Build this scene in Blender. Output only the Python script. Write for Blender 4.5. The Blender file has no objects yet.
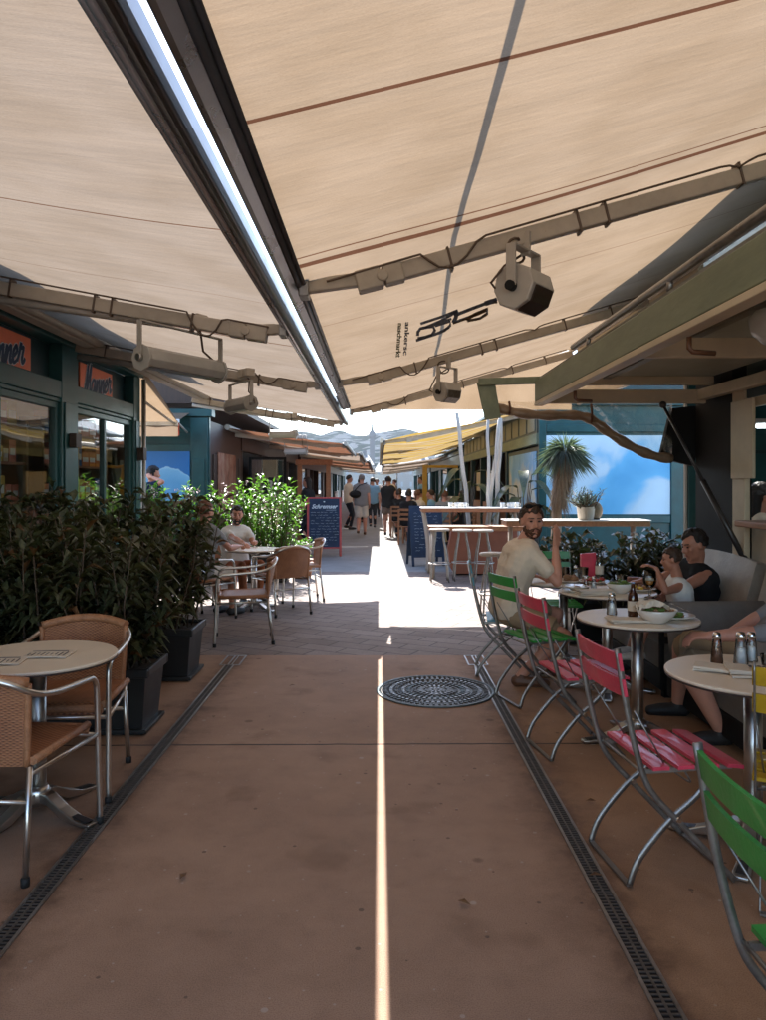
import bpy, bmesh, math, random
from mathutils import Vector, Matrix, Euler
V = Vector
PI = math.pi
C = bpy.context.scene.collection
SC = bpy.context.scene
F_PX, VX, VY, CAM_H = 770.0, 379.0, 484.0, 1.5

def W(px, py, Y):
    """the point at distance Y down the lane that the photo shows at pixel px, py"""
    return V(((px - VX) / F_PX * Y, Y, CAM_H - (py - VY) / F_PX * Y))

# ------------------------------------------------------------------ materials
def nt(name):
    m = bpy.data.materials.new(name); m.use_nodes = True
    t = m.node_tree; t.nodes.clear()
    out = t.nodes.new('ShaderNodeOutputMaterial')
    return m, t, out
def N(t, kind, **kw):
    n = t.nodes.new(kind)
    for k, v in kw.items():
        if k.startswith('i_'):
            key = k[2:]
            key = int(key) if key.isdigit() else key.replace('_', ' ')
            n.inputs[key].default_value = v
        else: setattr(n, k, v)
    return n
def L(t, a, ao, b, bi): t.links.new(a.outputs[ao], b.inputs[bi])
def ramp(t, stops, interp='LINEAR'):
    r = t.nodes.new('ShaderNodeValToRGB'); r.color_ramp.interpolation = interp
    e = r.color_ramp.elements
    while len(e) > 1: e.remove(e[-1])
    e[0].position = stops[0][0]; e[0].color = (*stops[0][1], 1)
    for p, c in stops[1:]:
        k = e.new(p); k.color = (*c, 1)
    return r
def mul(c, k): return tuple(min(1, x * k) for x in c)

def mat(name, col, rough=.5, metal=0., var=.15, scale=8., bump=0., bscale=60., spec=.5, trans=0., ior=1.45, alpha=1., coat=0., col2=None, stretch=None, chips=None):
    """a painted / plain surface: base colour broken by two noises, slight roughness change and a fine bump"""
    m, t, out = nt(name)
    p = N(t, 'ShaderNodeBsdfPrincipled', i_Roughness=rough, i_Metallic=metal, i_IOR=ior, i_Alpha=alpha)
    p.inputs['Specular IOR Level'].default_value = spec
    p.inputs['Transmission Weight'].default_value = trans
    p.inputs['Coat Weight'].default_value = coat
    tc = N(t, 'ShaderNodeTexCoord'); mp = N(t, 'ShaderNodeMapping')
    if stretch: mp.inputs['Scale'].default_value = stretch
    L(t, tc, 'Object', mp, 'Vector')
    n1 = N(t, 'ShaderNodeTexNoise', i_Scale=scale, i_Detail=6., i_Roughness=.62)
    L(t, mp, 'Vector', n1, 'Vector')
    r = ramp(t, [(.28, mul(col, 1 - var)), (.5, col), (.74, col2 if col2 else mul(col, 1 + var))])
    L(t, n1, 'Fac', r, 'Fac')
    if chips:
        # worn and chipped lacquer: long scratches and small flakes where the wood shows
        nc = N(t, 'ShaderNodeTexNoise', i_Scale=34., i_Detail=8., i_Roughness=.75); mc = N(t, 'ShaderNodeMapping'); mc.inputs['Scale'].default_value = (1., .22, 1.); L(t, tc, 'Object', mc, 'Vector'); L(t, mc, 'Vector', nc, 'Vector')
        rc_ = ramp(t, [(.67, (0, 0, 0)), (.73, (1, 1, 1))]); L(t, nc, 'Fac', rc_, 'Fac')
        mx = N(t, 'ShaderNodeMix', data_type='RGBA'); mx.inputs[7].default_value = (*chips, 1); L(t, r, 'Color', mx, 6); h_ = N(t, 'ShaderNodeMath', operation='MULTIPLY'); h_.inputs[1].default_value = .75; L(t, rc_, 'Color', h_, 0); L(t, h_, 0, mx, 0); L(t, mx, 2, p, 'Base Color')
    else: L(t, r, 'Color', p, 'Base Color')
    rr = N(t, 'ShaderNodeMapRange'); rr.inputs['To Min'].default_value = max(.02, rough - .12 * (rough > .15)); rr.inputs['To Max'].default_value = min(1, rough + .1)
    L(t, n1, 'Fac', rr, 'Value'); L(t, rr, 'Result', p, 'Roughness')
    if bump:
        n2 = N(t, 'ShaderNodeTexNoise', i_Scale=bscale, i_Detail=5.)
        L(t, mp, 'Vector', n2, 'Vector')
        b = N(t, 'ShaderNodeBump', i_Strength=bump, i_Distance=.01)
        L(t, n2, 'Fac', b, 'Height'); L(t, b, 'Normal', p, 'Normal')
    L(t, p, 'BSDF', out, 'Surface')
    return m

def cloth(name, col, transl=.5, seam=None, stripes=None, wr=1.0):
    """awning cloth: half diffuse, half translucent, with a woven bump and faint wrinkles"""
    m, t, out = nt(name)
    tc = N(t, 'ShaderNodeTexCoord')
    mp = N(t, 'ShaderNodeMapping'); mp.inputs['Scale'].default_value = (.8, 2.2, 1.)
    L(t, tc, 'Object', mp, 'Vector')
    n1 = N(t, 'ShaderNodeTexNoise', i_Scale=1.6, i_Detail=8., i_Roughness=.6)
    L(t, mp, 'Vector', n1, 'Vector')
    n3 = N(t, 'ShaderNodeTexNoise', i_Scale=2.4, i_Detail=4.)
    L(t, tc, 'Object', n3, 'Vector')
    r = ramp(t, [(.3, mul(col, .96)), (.5, col), (.72, mul(col, 1.025))])
    L(t, n1, 'Fac', r, 'Fac')
    src = (r, 'Color')
    r3 = ramp(t, [(.35, (.88, .86, .83)), (.6, (1, 1, 1))]); L(t, n3, 'Fac', r3, 'Fac')
    mx = N(t, 'ShaderNodeMix', data_type='RGBA', blend_type='MULTIPLY'); mx.inputs[0].default_value = 1.
    L(t, r, 'Color', mx, 6); L(t, r3, 'Color', mx, 7); src = (mx, 2)
    # stray threads: fine specks
    n4 = N(t, 'ShaderNodeTexNoise', i_Scale=420., i_Detail=2.)
    mp4 = N(t, 'ShaderNodeMapping'); mp4.inputs['Scale'].default_value = (.25, 1, 1)
    L(t, tc, 'Object', mp4, 'Vector'); L(t, mp4, 'Vector', n4, 'Vector')
    r4 = ramp(t, [(.3, (.90, .88, .87)), (.6, (1, 1, 1))]); L(t, n4, 'Fac', r4, 'Fac')
    mx4 = N(t, 'ShaderNodeMix', data_type='RGBA', blend_type='MULTIPLY'); mx4.inputs[0].default_value = 1.
    L(t, src[0], src[1], mx4, 6); L(t, r4, 'Color', mx4, 7); src = (mx4, 2)
    if stripes:
        sx = N(t, 'ShaderNodeSeparateXYZ'); L(t, tc, 'Object', sx, 'Vector')
        ma = N(t, 'ShaderNodeMath', operation='MULTIPLY'); ma.inputs[1].default_value = 1 / stripes[1]
        L(t, sx, 'Y', ma, 0)
        fr = N(t, 'ShaderNodeMath', operation='FRACT'); L(t, ma, 0, fr, 0)
        rs = ramp(t, stripes[0], 'CONSTANT'); L(t, fr, 0, rs, 'Fac')
        m2 = N(t, 'ShaderNodeMix', data_type='RGBA', blend_type='MULTIPLY'); m2.inputs[0].default_value = 1.
        L(t, src[0], src[1], m2, 6); L(t, rs, 'Color', m2, 7); src = (m2, 2)
    d = N(t, 'ShaderNodeBsdfDiffuse', i_Roughness=.6); tr = N(t, 'ShaderNodeBsdfTranslucent')
    ms = N(t, 'ShaderNodeMixShader'); ms.inputs[0].default_value = transl
    bm = N(t, 'ShaderNodeBump', i_Strength=.42 * wr, i_Distance=.03)
    mp2 = N(t, 'ShaderNodeMapping'); mp2.inputs['Scale'].default_value = (.45, 2.4, 1.)
    L(t, tc, 'Object', mp2, 'Vector')
    n2 = N(t, 'ShaderNodeTexNoise', i_Scale=3.2, i_Detail=6., i_Roughness=.55)
    L(t, mp2, 'Vector', n2, 'Vector')
    L(t, n2, 'Fac', bm, 'Height'); L(t, bm, 'Normal', d, 'Normal'); L(t, bm, 'Normal', tr, 'Normal')
    L(t, src[0], src[1], d, 'Color'); L(t, src[0], src[1], tr, 'Color')
    L(t, d, 'BSDF', ms, 1); L(t, tr, 'BSDF', ms, 2); L(t, ms, 'Shader', out, 'Surface')
    return m

def leafmat(name, c0, c1, transl=.3, rough=.35, scale=9.):
    m, t, out = nt(name)
    tc = N(t, 'ShaderNodeTexCoord')
    n = N(t, 'ShaderNodeTexNoise', i_Scale=scale, i_Detail=4.)
    L(t, tc, 'Object', n, 'Vector')
    n2 = N(t, 'ShaderNodeTexNoise', i_Scale=scale * 7); L(t, tc, 'Object', n2, 'Vector')
    ad = N(t, 'ShaderNodeMath', operation='ADD'); L(t, n, 'Fac', ad, 0); L(t, n2, 'Fac', ad, 1)
    hf = N(t, 'ShaderNodeMath', operation='MULTIPLY'); hf.inputs[1].default_value = .5; L(t, ad, 0, hf, 0)
    r = ramp(t, [(.36, c0), (.64, c1)]); L(t, hf, 0, r, 'Fac')
    p = N(t, 'ShaderNodeBsdfPrincipled', i_Roughness=rough); tr = N(t, 'ShaderNodeBsdfTranslucent')
    p.inputs['Specular IOR Level'].default_value = .5
    br = N(t, 'ShaderNodeMix', data_type='RGBA', blend_type='MULTIPLY'); br.inputs[0].default_value = 1.
    br.inputs[7].default_value = (1.5, 1.7, .8, 1)
    L(t, r, 'Color', br, 6); L(t, br, 2, tr, 'Color'); L(t, r, 'Color', p, 'Base Color')
    ms = N(t, 'ShaderNodeMixShader'); ms.inputs[0].default_value = transl
    L(t, p, 'BSDF', ms, 1); L(t, tr, 'BSDF', ms, 2); L(t, ms, 'Shader', out, 'Surface')
    return m

def wicker(name, ca, cb):
    """woven strands: runs on the UV grid of the seat and back"""
    m, t, out = nt(name)
    uv = N(t, 'ShaderNodeTexCoord'); sx = N(t, 'ShaderNodeSeparateXYZ'); L(t, uv, 'UV', sx, 'Vector')
    def wave(o, f):
        a = N(t, 'ShaderNodeMath', operation='MULTIPLY'); a.inputs[1].default_value = f; L(t, sx, o, a, 0)
        s = N(t, 'ShaderNodeMath', operation='SINE'); L(t, a, 0, s, 0); return s
    u, v = wave('X', 2 * PI * 17), wave('Y', 2 * PI * 24)
    pr = N(t, 'ShaderNodeMath', operation='MULTIPLY'); L(t, u, 0, pr, 0); L(t, v, 0, pr, 1)
    v2 = wave('Y', 2 * PI * 48)
    ab = N(t, 'ShaderNodeMath', operation='MULTIPLY_ADD'); ab.inputs[1].default_value = .55; L(t, v2, 0, ab, 0); L(t, pr, 0, ab, 2)
    mr = N(t, 'ShaderNodeMapRange'); mr.inputs['From Min'].default_value = -1.4; mr.inputs['From Max'].default_value = 1.3
    L(t, ab, 0, mr, 'Value')
    n = N(t, 'ShaderNodeTexNoise', i_Scale=14., i_Detail=4.); L(t, uv, 'Object', n, 'Vector')
    av = N(t, 'ShaderNodeMath', operation='MULTIPLY_ADD'); av.inputs[1].default_value = .5; L(t, n, 'Fac', av, 0)
    sc = N(t, 'ShaderNodeMath', operation='MULTIPLY'); sc.inputs[1].default_value = .75; L(t, mr, 'Result', sc, 0); L(t, sc, 0, av, 2)
    r = ramp(t, [(.25, mul(ca, .25)), (.5, ca), (.95, cb)]); L(t, av, 0, r, 'Fac')
    p = N(t, 'ShaderNodeBsdfPrincipled', i_Roughness=.48)
    b = N(t, 'ShaderNodeBump', i_Strength=.7, i_Distance=.006); L(t, mr, 'Result', b, 'Height'); L(t, b, 'Normal', p, 'Normal')
    L(t, r, 'Color', p, 'Base Color'); L(t, p, 'BSDF', out, 'Surface')
    return m

def glass(name, refl=.18, tint=(.95, .98, .97), rough=.02):
    m, t, out = nt(name)
    tr = N(t, 'ShaderNodeBsdfTransparent', i_Color=(*tint, 1)); g = N(t, 'ShaderNodeBsdfGlossy', i_Roughness=rough)
    fr = N(t, 'ShaderNodeFresnel', i_IOR=1.5)
    tc = N(t, 'ShaderNodeTexCoord'); n = N(t, 'ShaderNodeTexNoise', i_Scale=.9, i_Detail=2.); L(t, tc, 'Object', n, 'Vector')
    b = N(t, 'ShaderNodeBump', i_Strength=.08, i_Distance=.05); L(t, n, 'Fac', b, 'Height'); L(t, b, 'Normal', g, 'Normal')
    a = N(t, 'ShaderNodeMath', operation='ADD', use_clamp=True); a.inputs[1].default_value = refl; L(t, fr, 0, a, 0)
    ms = N(t, 'ShaderNodeMixShader'); L(t, a, 0, ms, 0); L(t, tr, 0, ms, 1); L(t, g, 0, ms, 2); L(t, ms, 0, out, 'Surface')
    return m

def emit(name, col, s):
    m, t, out = nt(name); e = N(t, 'ShaderNodeEmission', i_Color=(*col, 1), i_Strength=s); L(t, e, 0, out, 'Surface'); return m

# ------------------------------------------------------------------ mesh builder
class MB:
    def __init__(s): s.v = []; s.f = []; s.mi = []; s.sm = []; s.uv = {}
    def add(s, vs, fs, m=0, smooth=False, uvs=None):
        o = len(s.v); s.v += [V(x) for x in vs]
        for i, f in enumerate(fs):
            if uvs: s.uv[len(s.f)] = [uvs[k] for k in f]
            s.f.append([k + o for k in f]); s.mi.append(m); s.sm.append(smooth)
        return s
    def box(s, a, b, m=0):
        (x0, y0, z0), (x1, y1, z1) = a, b
        return s.add([(x0,y0,z0),(x1,y0,z0),(x1,y1,z0),(x0,y1,z0),(x0,y0,z1),(x1,y0,z1),(x1,y1,z1),(x0,y1,z1)],
            [(0,3,2,1),(4,5,6,7),(0,1,5,4),(1,2,6,5),(2,3,7,6),(3,0,4,7)], m)
    def cbox(s, c, size, m=0, M=None):
        h = [k / 2 for k in size]; vs = [V((x*h[0], y*h[1], z*h[2])) for x, y, z in ((-1,-1,-1),(1,-1,-1),(1,1,-1),(-1,1,-1),(-1,-1,1),(1,-1,1),(1,1,1),(-1,1,1))]
        if M is not None: vs = [M @ k for k in vs]
        return s.add([k + V(c) for k in vs], [(0,3,2,1),(4,5,6,7),(0,1,5,4),(1,2,6,5),(2,3,7,6),(3,0,4,7)], m)
    def bar(s, p, q, w, h, up=(0, 0, 1), m=0):
        """rectangular bar from p to q, w across, h along up"""
        p, q = V(p), V(q); d = (q - p).normalized(); r = d.cross(V(up)).normalized(); u = r.cross(d)
        vs = [k + r * a * w / 2 + u * b * h / 2 for k in (p, q) for a, b in ((-1,-1),(1,-1),(1,1),(-1,1))]
        return s.add(vs, [(3,2,1,0),(4,5,6,7),(0,1,5,4),(1,2,6,5),(2,3,7,6),(3,0,4,7)], m)
    def strip(s, pts, w, th, side, m=0):
        """flat bar swept through pts: w in the plane of the curve, th along side"""
        pts = [V(p) for p in pts]; side = V(side).normalized(); vs = []
        for i, p in enumerate(pts):
            d = (pts[min(i+1, len(pts)-1)] - pts[max(i-1, 0)]).normalized(); n = d.cross(side).normalized()
            vs += [p + n*w/2 + side*th/2, p - n*w/2 + side*th/2, p - n*w/2 - side*th/2, p + n*w/2 - side*th/2]
        fs = [(0,1,2,3), tuple(len(vs)-4+k for k in (3,2,1,0))]
        for i in range(len(pts)-1):
            for k in range(4): fs.append((i*4+k, (i+1)*4+k, (i+1)*4+(k+1)%4, i*4+(k+1)%4))
        return s.add(vs, fs, m, True)
    def tube(s, pts, r, n=8, m=0, caps=True, smooth=True):
        pts = [V(p) for p in pts]; rs = r if isinstance(r, (list, tuple)) else [r] * len(pts)
        d = (pts[1] - pts[0]).normalized(); a = d.orthogonal().normalized(); vs = []
        for i, p in enumerate(pts):
            d = (pts[min(i+1, len(pts)-1)] - pts[max(i-1, 0)]).normalized()
            a = (a - d * a.dot(d)); a = a.normalized() if a.length > 1e-6 else d.orthogonal().normalized(); b = d.cross(a)
            vs += [p + (a * math.cos(2*PI*k/n) + b * math.sin(2*PI*k/n)) * rs[i] for k in range(n)]
        fs = []
        for i in range(len(pts)-1):
            for k in range(n): fs.append((i*n+k, i*n+(k+1)%n, (i+1)*n+(k+1)%n, (i+1)*n+k))
        s.add(vs, fs, m, smooth)
        if caps:
            o = len(s.v) - len(vs)
            s.f.append([o + k for k in range(n)][::-1]); s.mi.append(m); s.sm.append(False)
            s.f.append([o + (len(pts)-1)*n + k for k in range(n)]); s.mi.append(m); s.sm.append(False)
        return s
    def lathe(s, prof, c=(0,0,0), n=24, m=0, M=None, smooth=True):
        """prof: (radius, z) from bottom to top"""
        vs = []
        for r, z in prof:
            for k in range(n):
                p = V((r*math.cos(2*PI*k/n), r*math.sin(2*PI*k/n), z)); vs.append((M @ p if M is not None else p) + V(c))
        fs = []
        for i in range(len(prof)-1):
            for k in range(n): fs.append((i*n+k, i*n+(k+1)%n, (i+1)*n+(k+1)%n, (i+1)*n+k))
        s.add(vs, fs, m, smooth); o = len(s.v) - len(vs)
        if prof[0][0] > 1e-5: s.f.append([o+k for k in range(n)][::-1]); s.mi.append(m); s.sm.append(False)
        if prof[-1][0] > 1e-5: s.f.append([o+(len(prof)-1)*n+k for k in range(n)]); s.mi.append(m); s.sm.append(False)
        return s
    def prism(s, poly, ext, m=0):
        """closed polygon (3D points in one plane) pushed along the vector ext"""
        poly = [V(p) for p in poly]; n = len(poly); e = V(ext)
        s.add(poly + [p + e for p in poly], [tuple(range(n))[::-1], tuple(range(n, 2*n))] + [(i, (i+1)%n, (i+1)%n+n, i+n) for i in range(n)], m); return s
    def grid(s, fn, nu, nv, m=0, smooth=True, mfn=None):
        vs = []; uvs = []
        for j in range(nv+1):
            for i in range(nu+1): vs.append(fn(i/nu, j/nv)); uvs.append((i/nu, j/nv))
        fs = [(j*(nu+1)+i, j*(nu+1)+i+1, (j+1)*(nu+1)+i+1, (j+1)*(nu+1)+i) for j in range(nv) for i in range(nu)]
        return s.add(vs, fs, m, smooth, uvs)
    def slab(s, fn, nrm, th, nu, nv, m=0):
        """a grid with thickness"""
        a = [[V(fn(i/nu, j/nv)) for i in range(nu+1)] for j in range(nv+1)]; nrm = V(nrm)
        s.grid(lambda u, v: V(fn(u, v)) + nrm*th, nu, nv, m); s.add([], [])
        vs = []; uvs = []
        for j in range(nv+1):
            for i in range(nu+1): vs.append(a[j][i]); uvs.append((i/nu, j/nv))
        fs = [(j*(nu+1)+i, (j+1)*(nu+1)+i, (j+1)*(nu+1)+i+1, j*(nu+1)+i+1) for j in range(nv) for i in range(nu)]
        s.add(vs, fs, m, True, uvs)
        ring = [(0, i) for i in range(nu)] + [(j, nu) for j in range(nv)] + [(nv, nu-i) for i in range(nu)] + [(nv-j, 0) for j in range(nv)]
        p = [a[j][i] for j, i in ring]; k = len(p)
        s.add(p + [q + nrm*th for q in p], [(i, (i+1)%k, (i+1)%k+k, i+k) for i in range(k)], m, False, [(.5, .5)]*(2*k)); return s
    def ell(s, c, rad, axes=None, nu=12, nv=8, m=0):
        X, Y, Z = axes if axes else (V((1,0,0)), V((0,1,0)), V((0,0,1))); c = V(c); vs = [c - Z*rad[2]]
        for j in range(1, nv):
            th = -PI/2 + PI*j/nv
            for i in range(nu):
                a = 2*PI*i/nu; vs.append(c + X*(rad[0]*math.cos(th)*math.cos(a)) + Y*(rad[1]*math.cos(th)*math.sin(a)) + Z*(rad[2]*math.sin(th)))
        vs.append(c + Z*rad[2]); fs = [(0, 1+(i+1)%nu, 1+i) for i in range(nu)]
        for j in range(nv-2):
            for i in range(nu): fs.append((1+j*nu+i, 1+j*nu+(i+1)%nu, 1+(j+1)*nu+(i+1)%nu, 1+(j+1)*nu+i))
        t = len(vs)-1; o = 1+(nv-2)*nu; fs += [(t, o+i, o+(i+1)%nu) for i in range(nu)]
        return s.add(vs, fs, m, True)
    def cap(s, p, r0, q, r1, n=10):
        """tapered limb piece with round ends"""
        p, q = V(p), V(q)
        if (q-p).length < 1e-4: return s.ell(p, (r0,)*3)
        s.tube([p, q], [r0, r1], n); s.ell(p, (r0,)*3, nu=n, nv=6); s.ell(q, (r1,)*3, nu=n, nv=6); return s
    def build(s, name, mats, parent=None, loc=(0,0,0), rot=None, bevel=0, seg=2, base=None):
        me = bpy.data.meshes.new(name)
        b = V(base) if base is not None else V((0,0,0))
        me.from_pydata([tuple(k - b) for k in s.v], [], s.f)
        for m_ in (mats if isinstance(mats, (list, tuple)) else [mats]): me.materials.append(m_)
        me.polygons.foreach_set('material_index', s.mi); me.polygons.foreach_set('use_smooth', s.sm)
        if s.uv:
            ul = me.uv_layers.new(name='UVMap')
            for fi, uvs in s.uv.items():
                st = me.polygons[fi].loop_start
                for k, q in enumerate(uvs): ul.data[st+k].uv = q
        me.update(); o = bpy.data.objects.new(name, me); C.objects.link(o)
        o.location = loc
        if rot is not None: o.rotation_euler = (0, 0, rot) if isinstance(rot, (int, float)) else rot
        if parent: o.parent = parent
        if bevel:
            md = o.modifiers.new('bevel', 'BEVEL'); md.width = bevel; md.segments = seg; md.limit_method = 'ANGLE'; md.angle_limit = math.radians(50)
        return o

def tag(o, label=None, cat=None, group=None, kind=None):
    if label: o['label'] = label
    if cat: o['category'] = cat
    if group: o['group'] = group
    if kind: o['kind'] = kind
    return o
def thing(name, label, cat, loc=(0,0,0), rot=0, group=None):
    o = bpy.data.objects.new(name, None); C.objects.link(o); o.location = loc; o.rotation_euler = (0, 0, rot)
    o.empty_display_size = .1
    return tag(o, label, cat, group)
def dup(root, loc, rot, label=None, group=None, scale=None):
    r = root.copy(); C.objects.link(r); r.location = loc; r.rotation_euler = (0, 0, rot)
    if scale: r.scale = scale
    if label: r['label'] = label
    if group: r['group'] = group
    def kids(a, b):
        for ch in list(a.children):
            c = ch.copy(); C.objects.link(c); c.parent = b; kids(ch, c)
    kids(root, r); return r
def bake(o):
    """freeze the modifiers into the mesh"""
    dg = bpy.context.evaluated_depsgraph_get(); dg.update()
    me = bpy.data.meshes.new_from_object(o.evaluated_get(dg)); old = o.data; o.modifiers.clear(); o.data = me
    bpy.data.meshes.remove(old); return o
def text_mb(body, size, origin, ux, uy, th, font_shear=0., bold=0., space=1.):
    """letters as solid shapes: origin is the centre, ux the reading direction, uy up, th the thickness"""
    cu = bpy.data.curves.new('letters', 'FONT'); cu.body = body; cu.size = size; cu.shear = font_shear; cu.offset = bold
    cu.align_x = 'CENTER'; cu.align_y = 'CENTER'; cu.space_character = space; cu.extrude = th / 2; cu.resolution_u = 3
    o = bpy.data.objects.new('letters', cu); C.objects.link(o)
    dg = bpy.context.evaluated_depsgraph_get(); me = bpy.data.meshes.new_from_object(o.evaluated_get(dg))
    ux, uy = V(ux).normalized(), V(uy).normalized(); un = ux.cross(uy); mb = MB()
    mb.add([V(origin) + ux*v.co.x + uy*v.co.y + un*(v.co.z + th/2) for v in me.vertices], [tuple(p.vertices) for p in me.polygons])
    bpy.data.objects.remove(o); bpy.data.curves.remove(cu); bpy.data.meshes.remove(me)
    return mb
# ------------------------------------------------------------------ palette
M = {}
M['alu'] = mat('brushed_aluminium', (.60, .575, .54), .34, 1., .06, 12)
M['steel'] = mat('galvanised_steel', (.30, .28, .26), .42, .85, .25, 18, .1, 150)
M['armgrey'] = mat('painted_arm_beige', (.40, .35, .285), .5, 0, .18, 6, .05, 90, chips=(.22, .17, .13))
M['lampgrey'] = mat('painted_lamp_grey', (.40, .37, .33), .45, .1, .12, 8, .05, 120)
M['barsilver'] = mat('anodised_bar', (.42, .42, .43), .3, .9, .15, 3, .04, 80)
M['bardark'] = mat('dark_anodised_bar', (.07, .065, .065), .35, .5, .2, 4)
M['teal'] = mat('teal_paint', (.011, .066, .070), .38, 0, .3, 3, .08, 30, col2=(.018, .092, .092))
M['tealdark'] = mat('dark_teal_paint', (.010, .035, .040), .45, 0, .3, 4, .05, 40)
M['black'] = mat('black_paint', (.009, .009, .0095), .7, 0, .3, 8, .05, 60, spec=.25)
M['green_flap'] = mat('weathered_green_paint', (.20, .23, .15), .55, 0, .3, 5, .15, 40, col2=(.29, .31, .21), stretch=(1, .25, 1), chips=(.34, .29, .20))
M['cream'] = mat('cream_paint', (.60, .50, .35), .5, 0, .14, 4, .06, 50)
M['panelgrey'] = mat('grey_olive_panel', (.20, .18, .125), .5, 0, .2, 3)
M['cable'] = mat('brown_cable', (.09, .06, .04), .55)
M['wood'] = mat('warm_wood', (.33, .15, .075), .5, 0, .3, 5, .1, 40, stretch=(6, 1, 6))
M['woodgrey'] = mat('weathered_wood', (.42, .36, .30), .7, 0, .3, 6, .2, 40, stretch=(4, 4, .6))
M['wooddark'] = mat('dark_wood', (.045, .024, .016), .55, 0, .35, 5, .1, 50, stretch=(6, 6, 1))
M['copper'] = mat('terracotta_panel', (.36, .13, .08), .5, 0, .2, 3)
M['tabletop'] = mat('cream_laminate', (.80, .68, .53), .35, 0, .06, 5, .02, 200)
M['edge'] = mat('dark_table_edge', (.05, .03, .025), .5)
M['whitetop'] = mat('white_table_top', (.78, .76, .72), .4, 0, .06, 6)
M['pink'] = mat('pink_lacquer', (.66, .055, .095), .38, 0, .2, 9, .12, 80, coat=.15, chips=(.50, .16, .16))
M['green'] = mat('green_lacquer', (.04, .31, .055), .36, 0, .2, 9, .12, 80, coat=.15, chips=(.20, .36, .16))
M['yellow'] = mat('yellow_lacquer', (.46, .27, .012), .36, 0, .2, 9, .12, 80, coat=.15, chips=(.42, .33, .14))
M['blue'] = mat('blue_lacquer', (.08, .25, .32), .4, 0, .2, 12)
M['wicker'] = wicker('rattan_weave', (.27, .10, .045), (.47, .21, .095))
M['rattan'] = mat('rattan_wrap', (.36, .16, .075), .5, 0, .3, 30, .5, 120, stretch=(1, 1, 1))
M['rubber'] = mat('black_rubber', (.015, .015, .015), .7)
M['pot'] = mat('anthracite_plastic', (.013, .014, .015), .42, 0, .25, 5, .08, 60)
M['soil'] = mat('potting_soil', (.04, .028, .02), .95, 0, .4, 30, .8, 60)
M['laurel'] = leafmat('laurel_leaf', (.022, .034, .016), (.115, .118, .058), .2, .30)
M['laurel_dry'] = leafmat('dry_leaf', (.10, .045, .02), (.20, .10, .04), .2, .5)
M['oleander'] = leafmat('sunlit_leaf', (.05, .13, .018), (.13, .25, .045), .45, .4)
M['flower'] = mat('pale_flower', (.78, .62, .66), .7, 0, .15, 20)
M['stem'] = mat('brown_stem', (.10, .065, .04), .8, 0, .3, 20, .3, 40)
M['yucca'] = leafmat('grey_green_blade', (.085, .115, .105), (.19, .235, .20), .2, .5)
M['thatch'] = mat('dry_blade_skirt', (.24, .17, .11), .9, 0, .35, 14, .4, 60, stretch=(4, 4, .7))
M['clearfilm'] = glass('clear_curtain_film', .10, (.93, .90, .84), .15)
M['rolledfilm'] = mat('rolled_film', (.23, .155, .10), .35, 0, .3, 9, .4, 25, coat=.3)
M['glass'] = glass('window_glass', .19, (.90, .95, .93))
M['tableglass'] = glass('table_glass', .02, (.97, .98, .98))
M['bottle'] = mat('brown_glass', (.05, .014, .006), .08, 0, .2, 6, spec=.7, coat=.5)
M['china'] = mat('white_china', (.74, .69, .62), .2, 0, .05, 6, coat=.4)
M['paper'] = mat('folded_paper', (.66, .58, .47), .8, 0, .08, 10, .1, 40)
M['ink'] = mat('printed_ink', (.03, .03, .045), .7)
M['salt'] = mat('salt_grains', (.8, .78, .74), .9, 0, .05, 40)
M['pepper'] = mat('pepper_grains', (.20, .09, .05), .9, 0, .4, 60)
M['chrome'] = mat('chrome', (.75, .74, .72), .12, 1., .05, 10)
M['beer'] = mat('amber_beer', (.55, .20, .03), .1, 0, .1, 6, coat=.4)
M['foam'] = mat('beer_foam', (.75, .66, .52), .9)
M['lemon'] = mat('lemon_yellow', (.72, .50, .06), .5)
M['salad'] = mat('salad_green', (.10, .16, .03), .6, 0, .6, 30, .3, 40)
M['tomato'] = mat('tomato_red', (.45, .05, .03), .35, 0, .3, 20)
M['meat'] = mat('browned_food', (.30, .15, .07), .6, 0, .5, 25, .5, 40)
M['sofa'] = mat('grey_leather', (.33, .275, .22), .5, 0, .25, 5, .2, 50)
M['cushion'] = mat('grey_cushion', (.19, .17, .15), .85, 0, .2, 6, .3, 160)
M['orange_sign'] = mat('coral_sign_board', (.88, .24, .13), .5, 0, .08, 6)
M['signblue'] = mat('sign_blue', (.018, .045, .10), .5)
M['signwhite'] = mat('sign_white', (.75, .78, .80), .5)
M['chalkboard'] = mat('chalkboard', (.016, .03, .06), .8, 0, .3, 6)
M['chalk'] = mat('chalk', (.62, .66, .66), .95, 0, .2, 60)
M['redwood'] = mat('red_frame', (.42, .045, .035), .45, 0, .2, 10)
M['skin'] = mat('skin', (.57, .27, .185), .5, 0, .15, 14, .14, 160, col2=(.62, .28, .19))
M['skin_tan'] = mat('tanned_skin', (.44, .19, .12), .5, 0, .12, 14, .08, 160)
M['hair_brown'] = mat('brown_hair', (.055, .028, .016), .55, 0, .5, 60, .8, 90, stretch=(1, 1, .4))
M['hair_dark'] = mat('dark_hair', (.018, .012, .010), .55, 0, .5, 60, .8, 90)
M['hair_grey'] = mat('grey_hair', (.20, .17, .15), .6, 0, .4, 60, .8, 90)
M['hair_red'] = mat('auburn_hair', (.16, .06, .03), .55, 0, .5, 60, .8, 90)
M['beard'] = mat('reddish_beard', (.095, .038, .020), .7, 0, .5, 80, .9, 120)
M['eye'] = mat('dark_eye', (.03, .018, .012), .2)
M['lip'] = mat('lip', (.33, .10, .08), .5)
def fabric(n, c, **k): return mat(n, c, .9, 0, .10, 9, .5, 14, spec=.2, **k)
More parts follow.
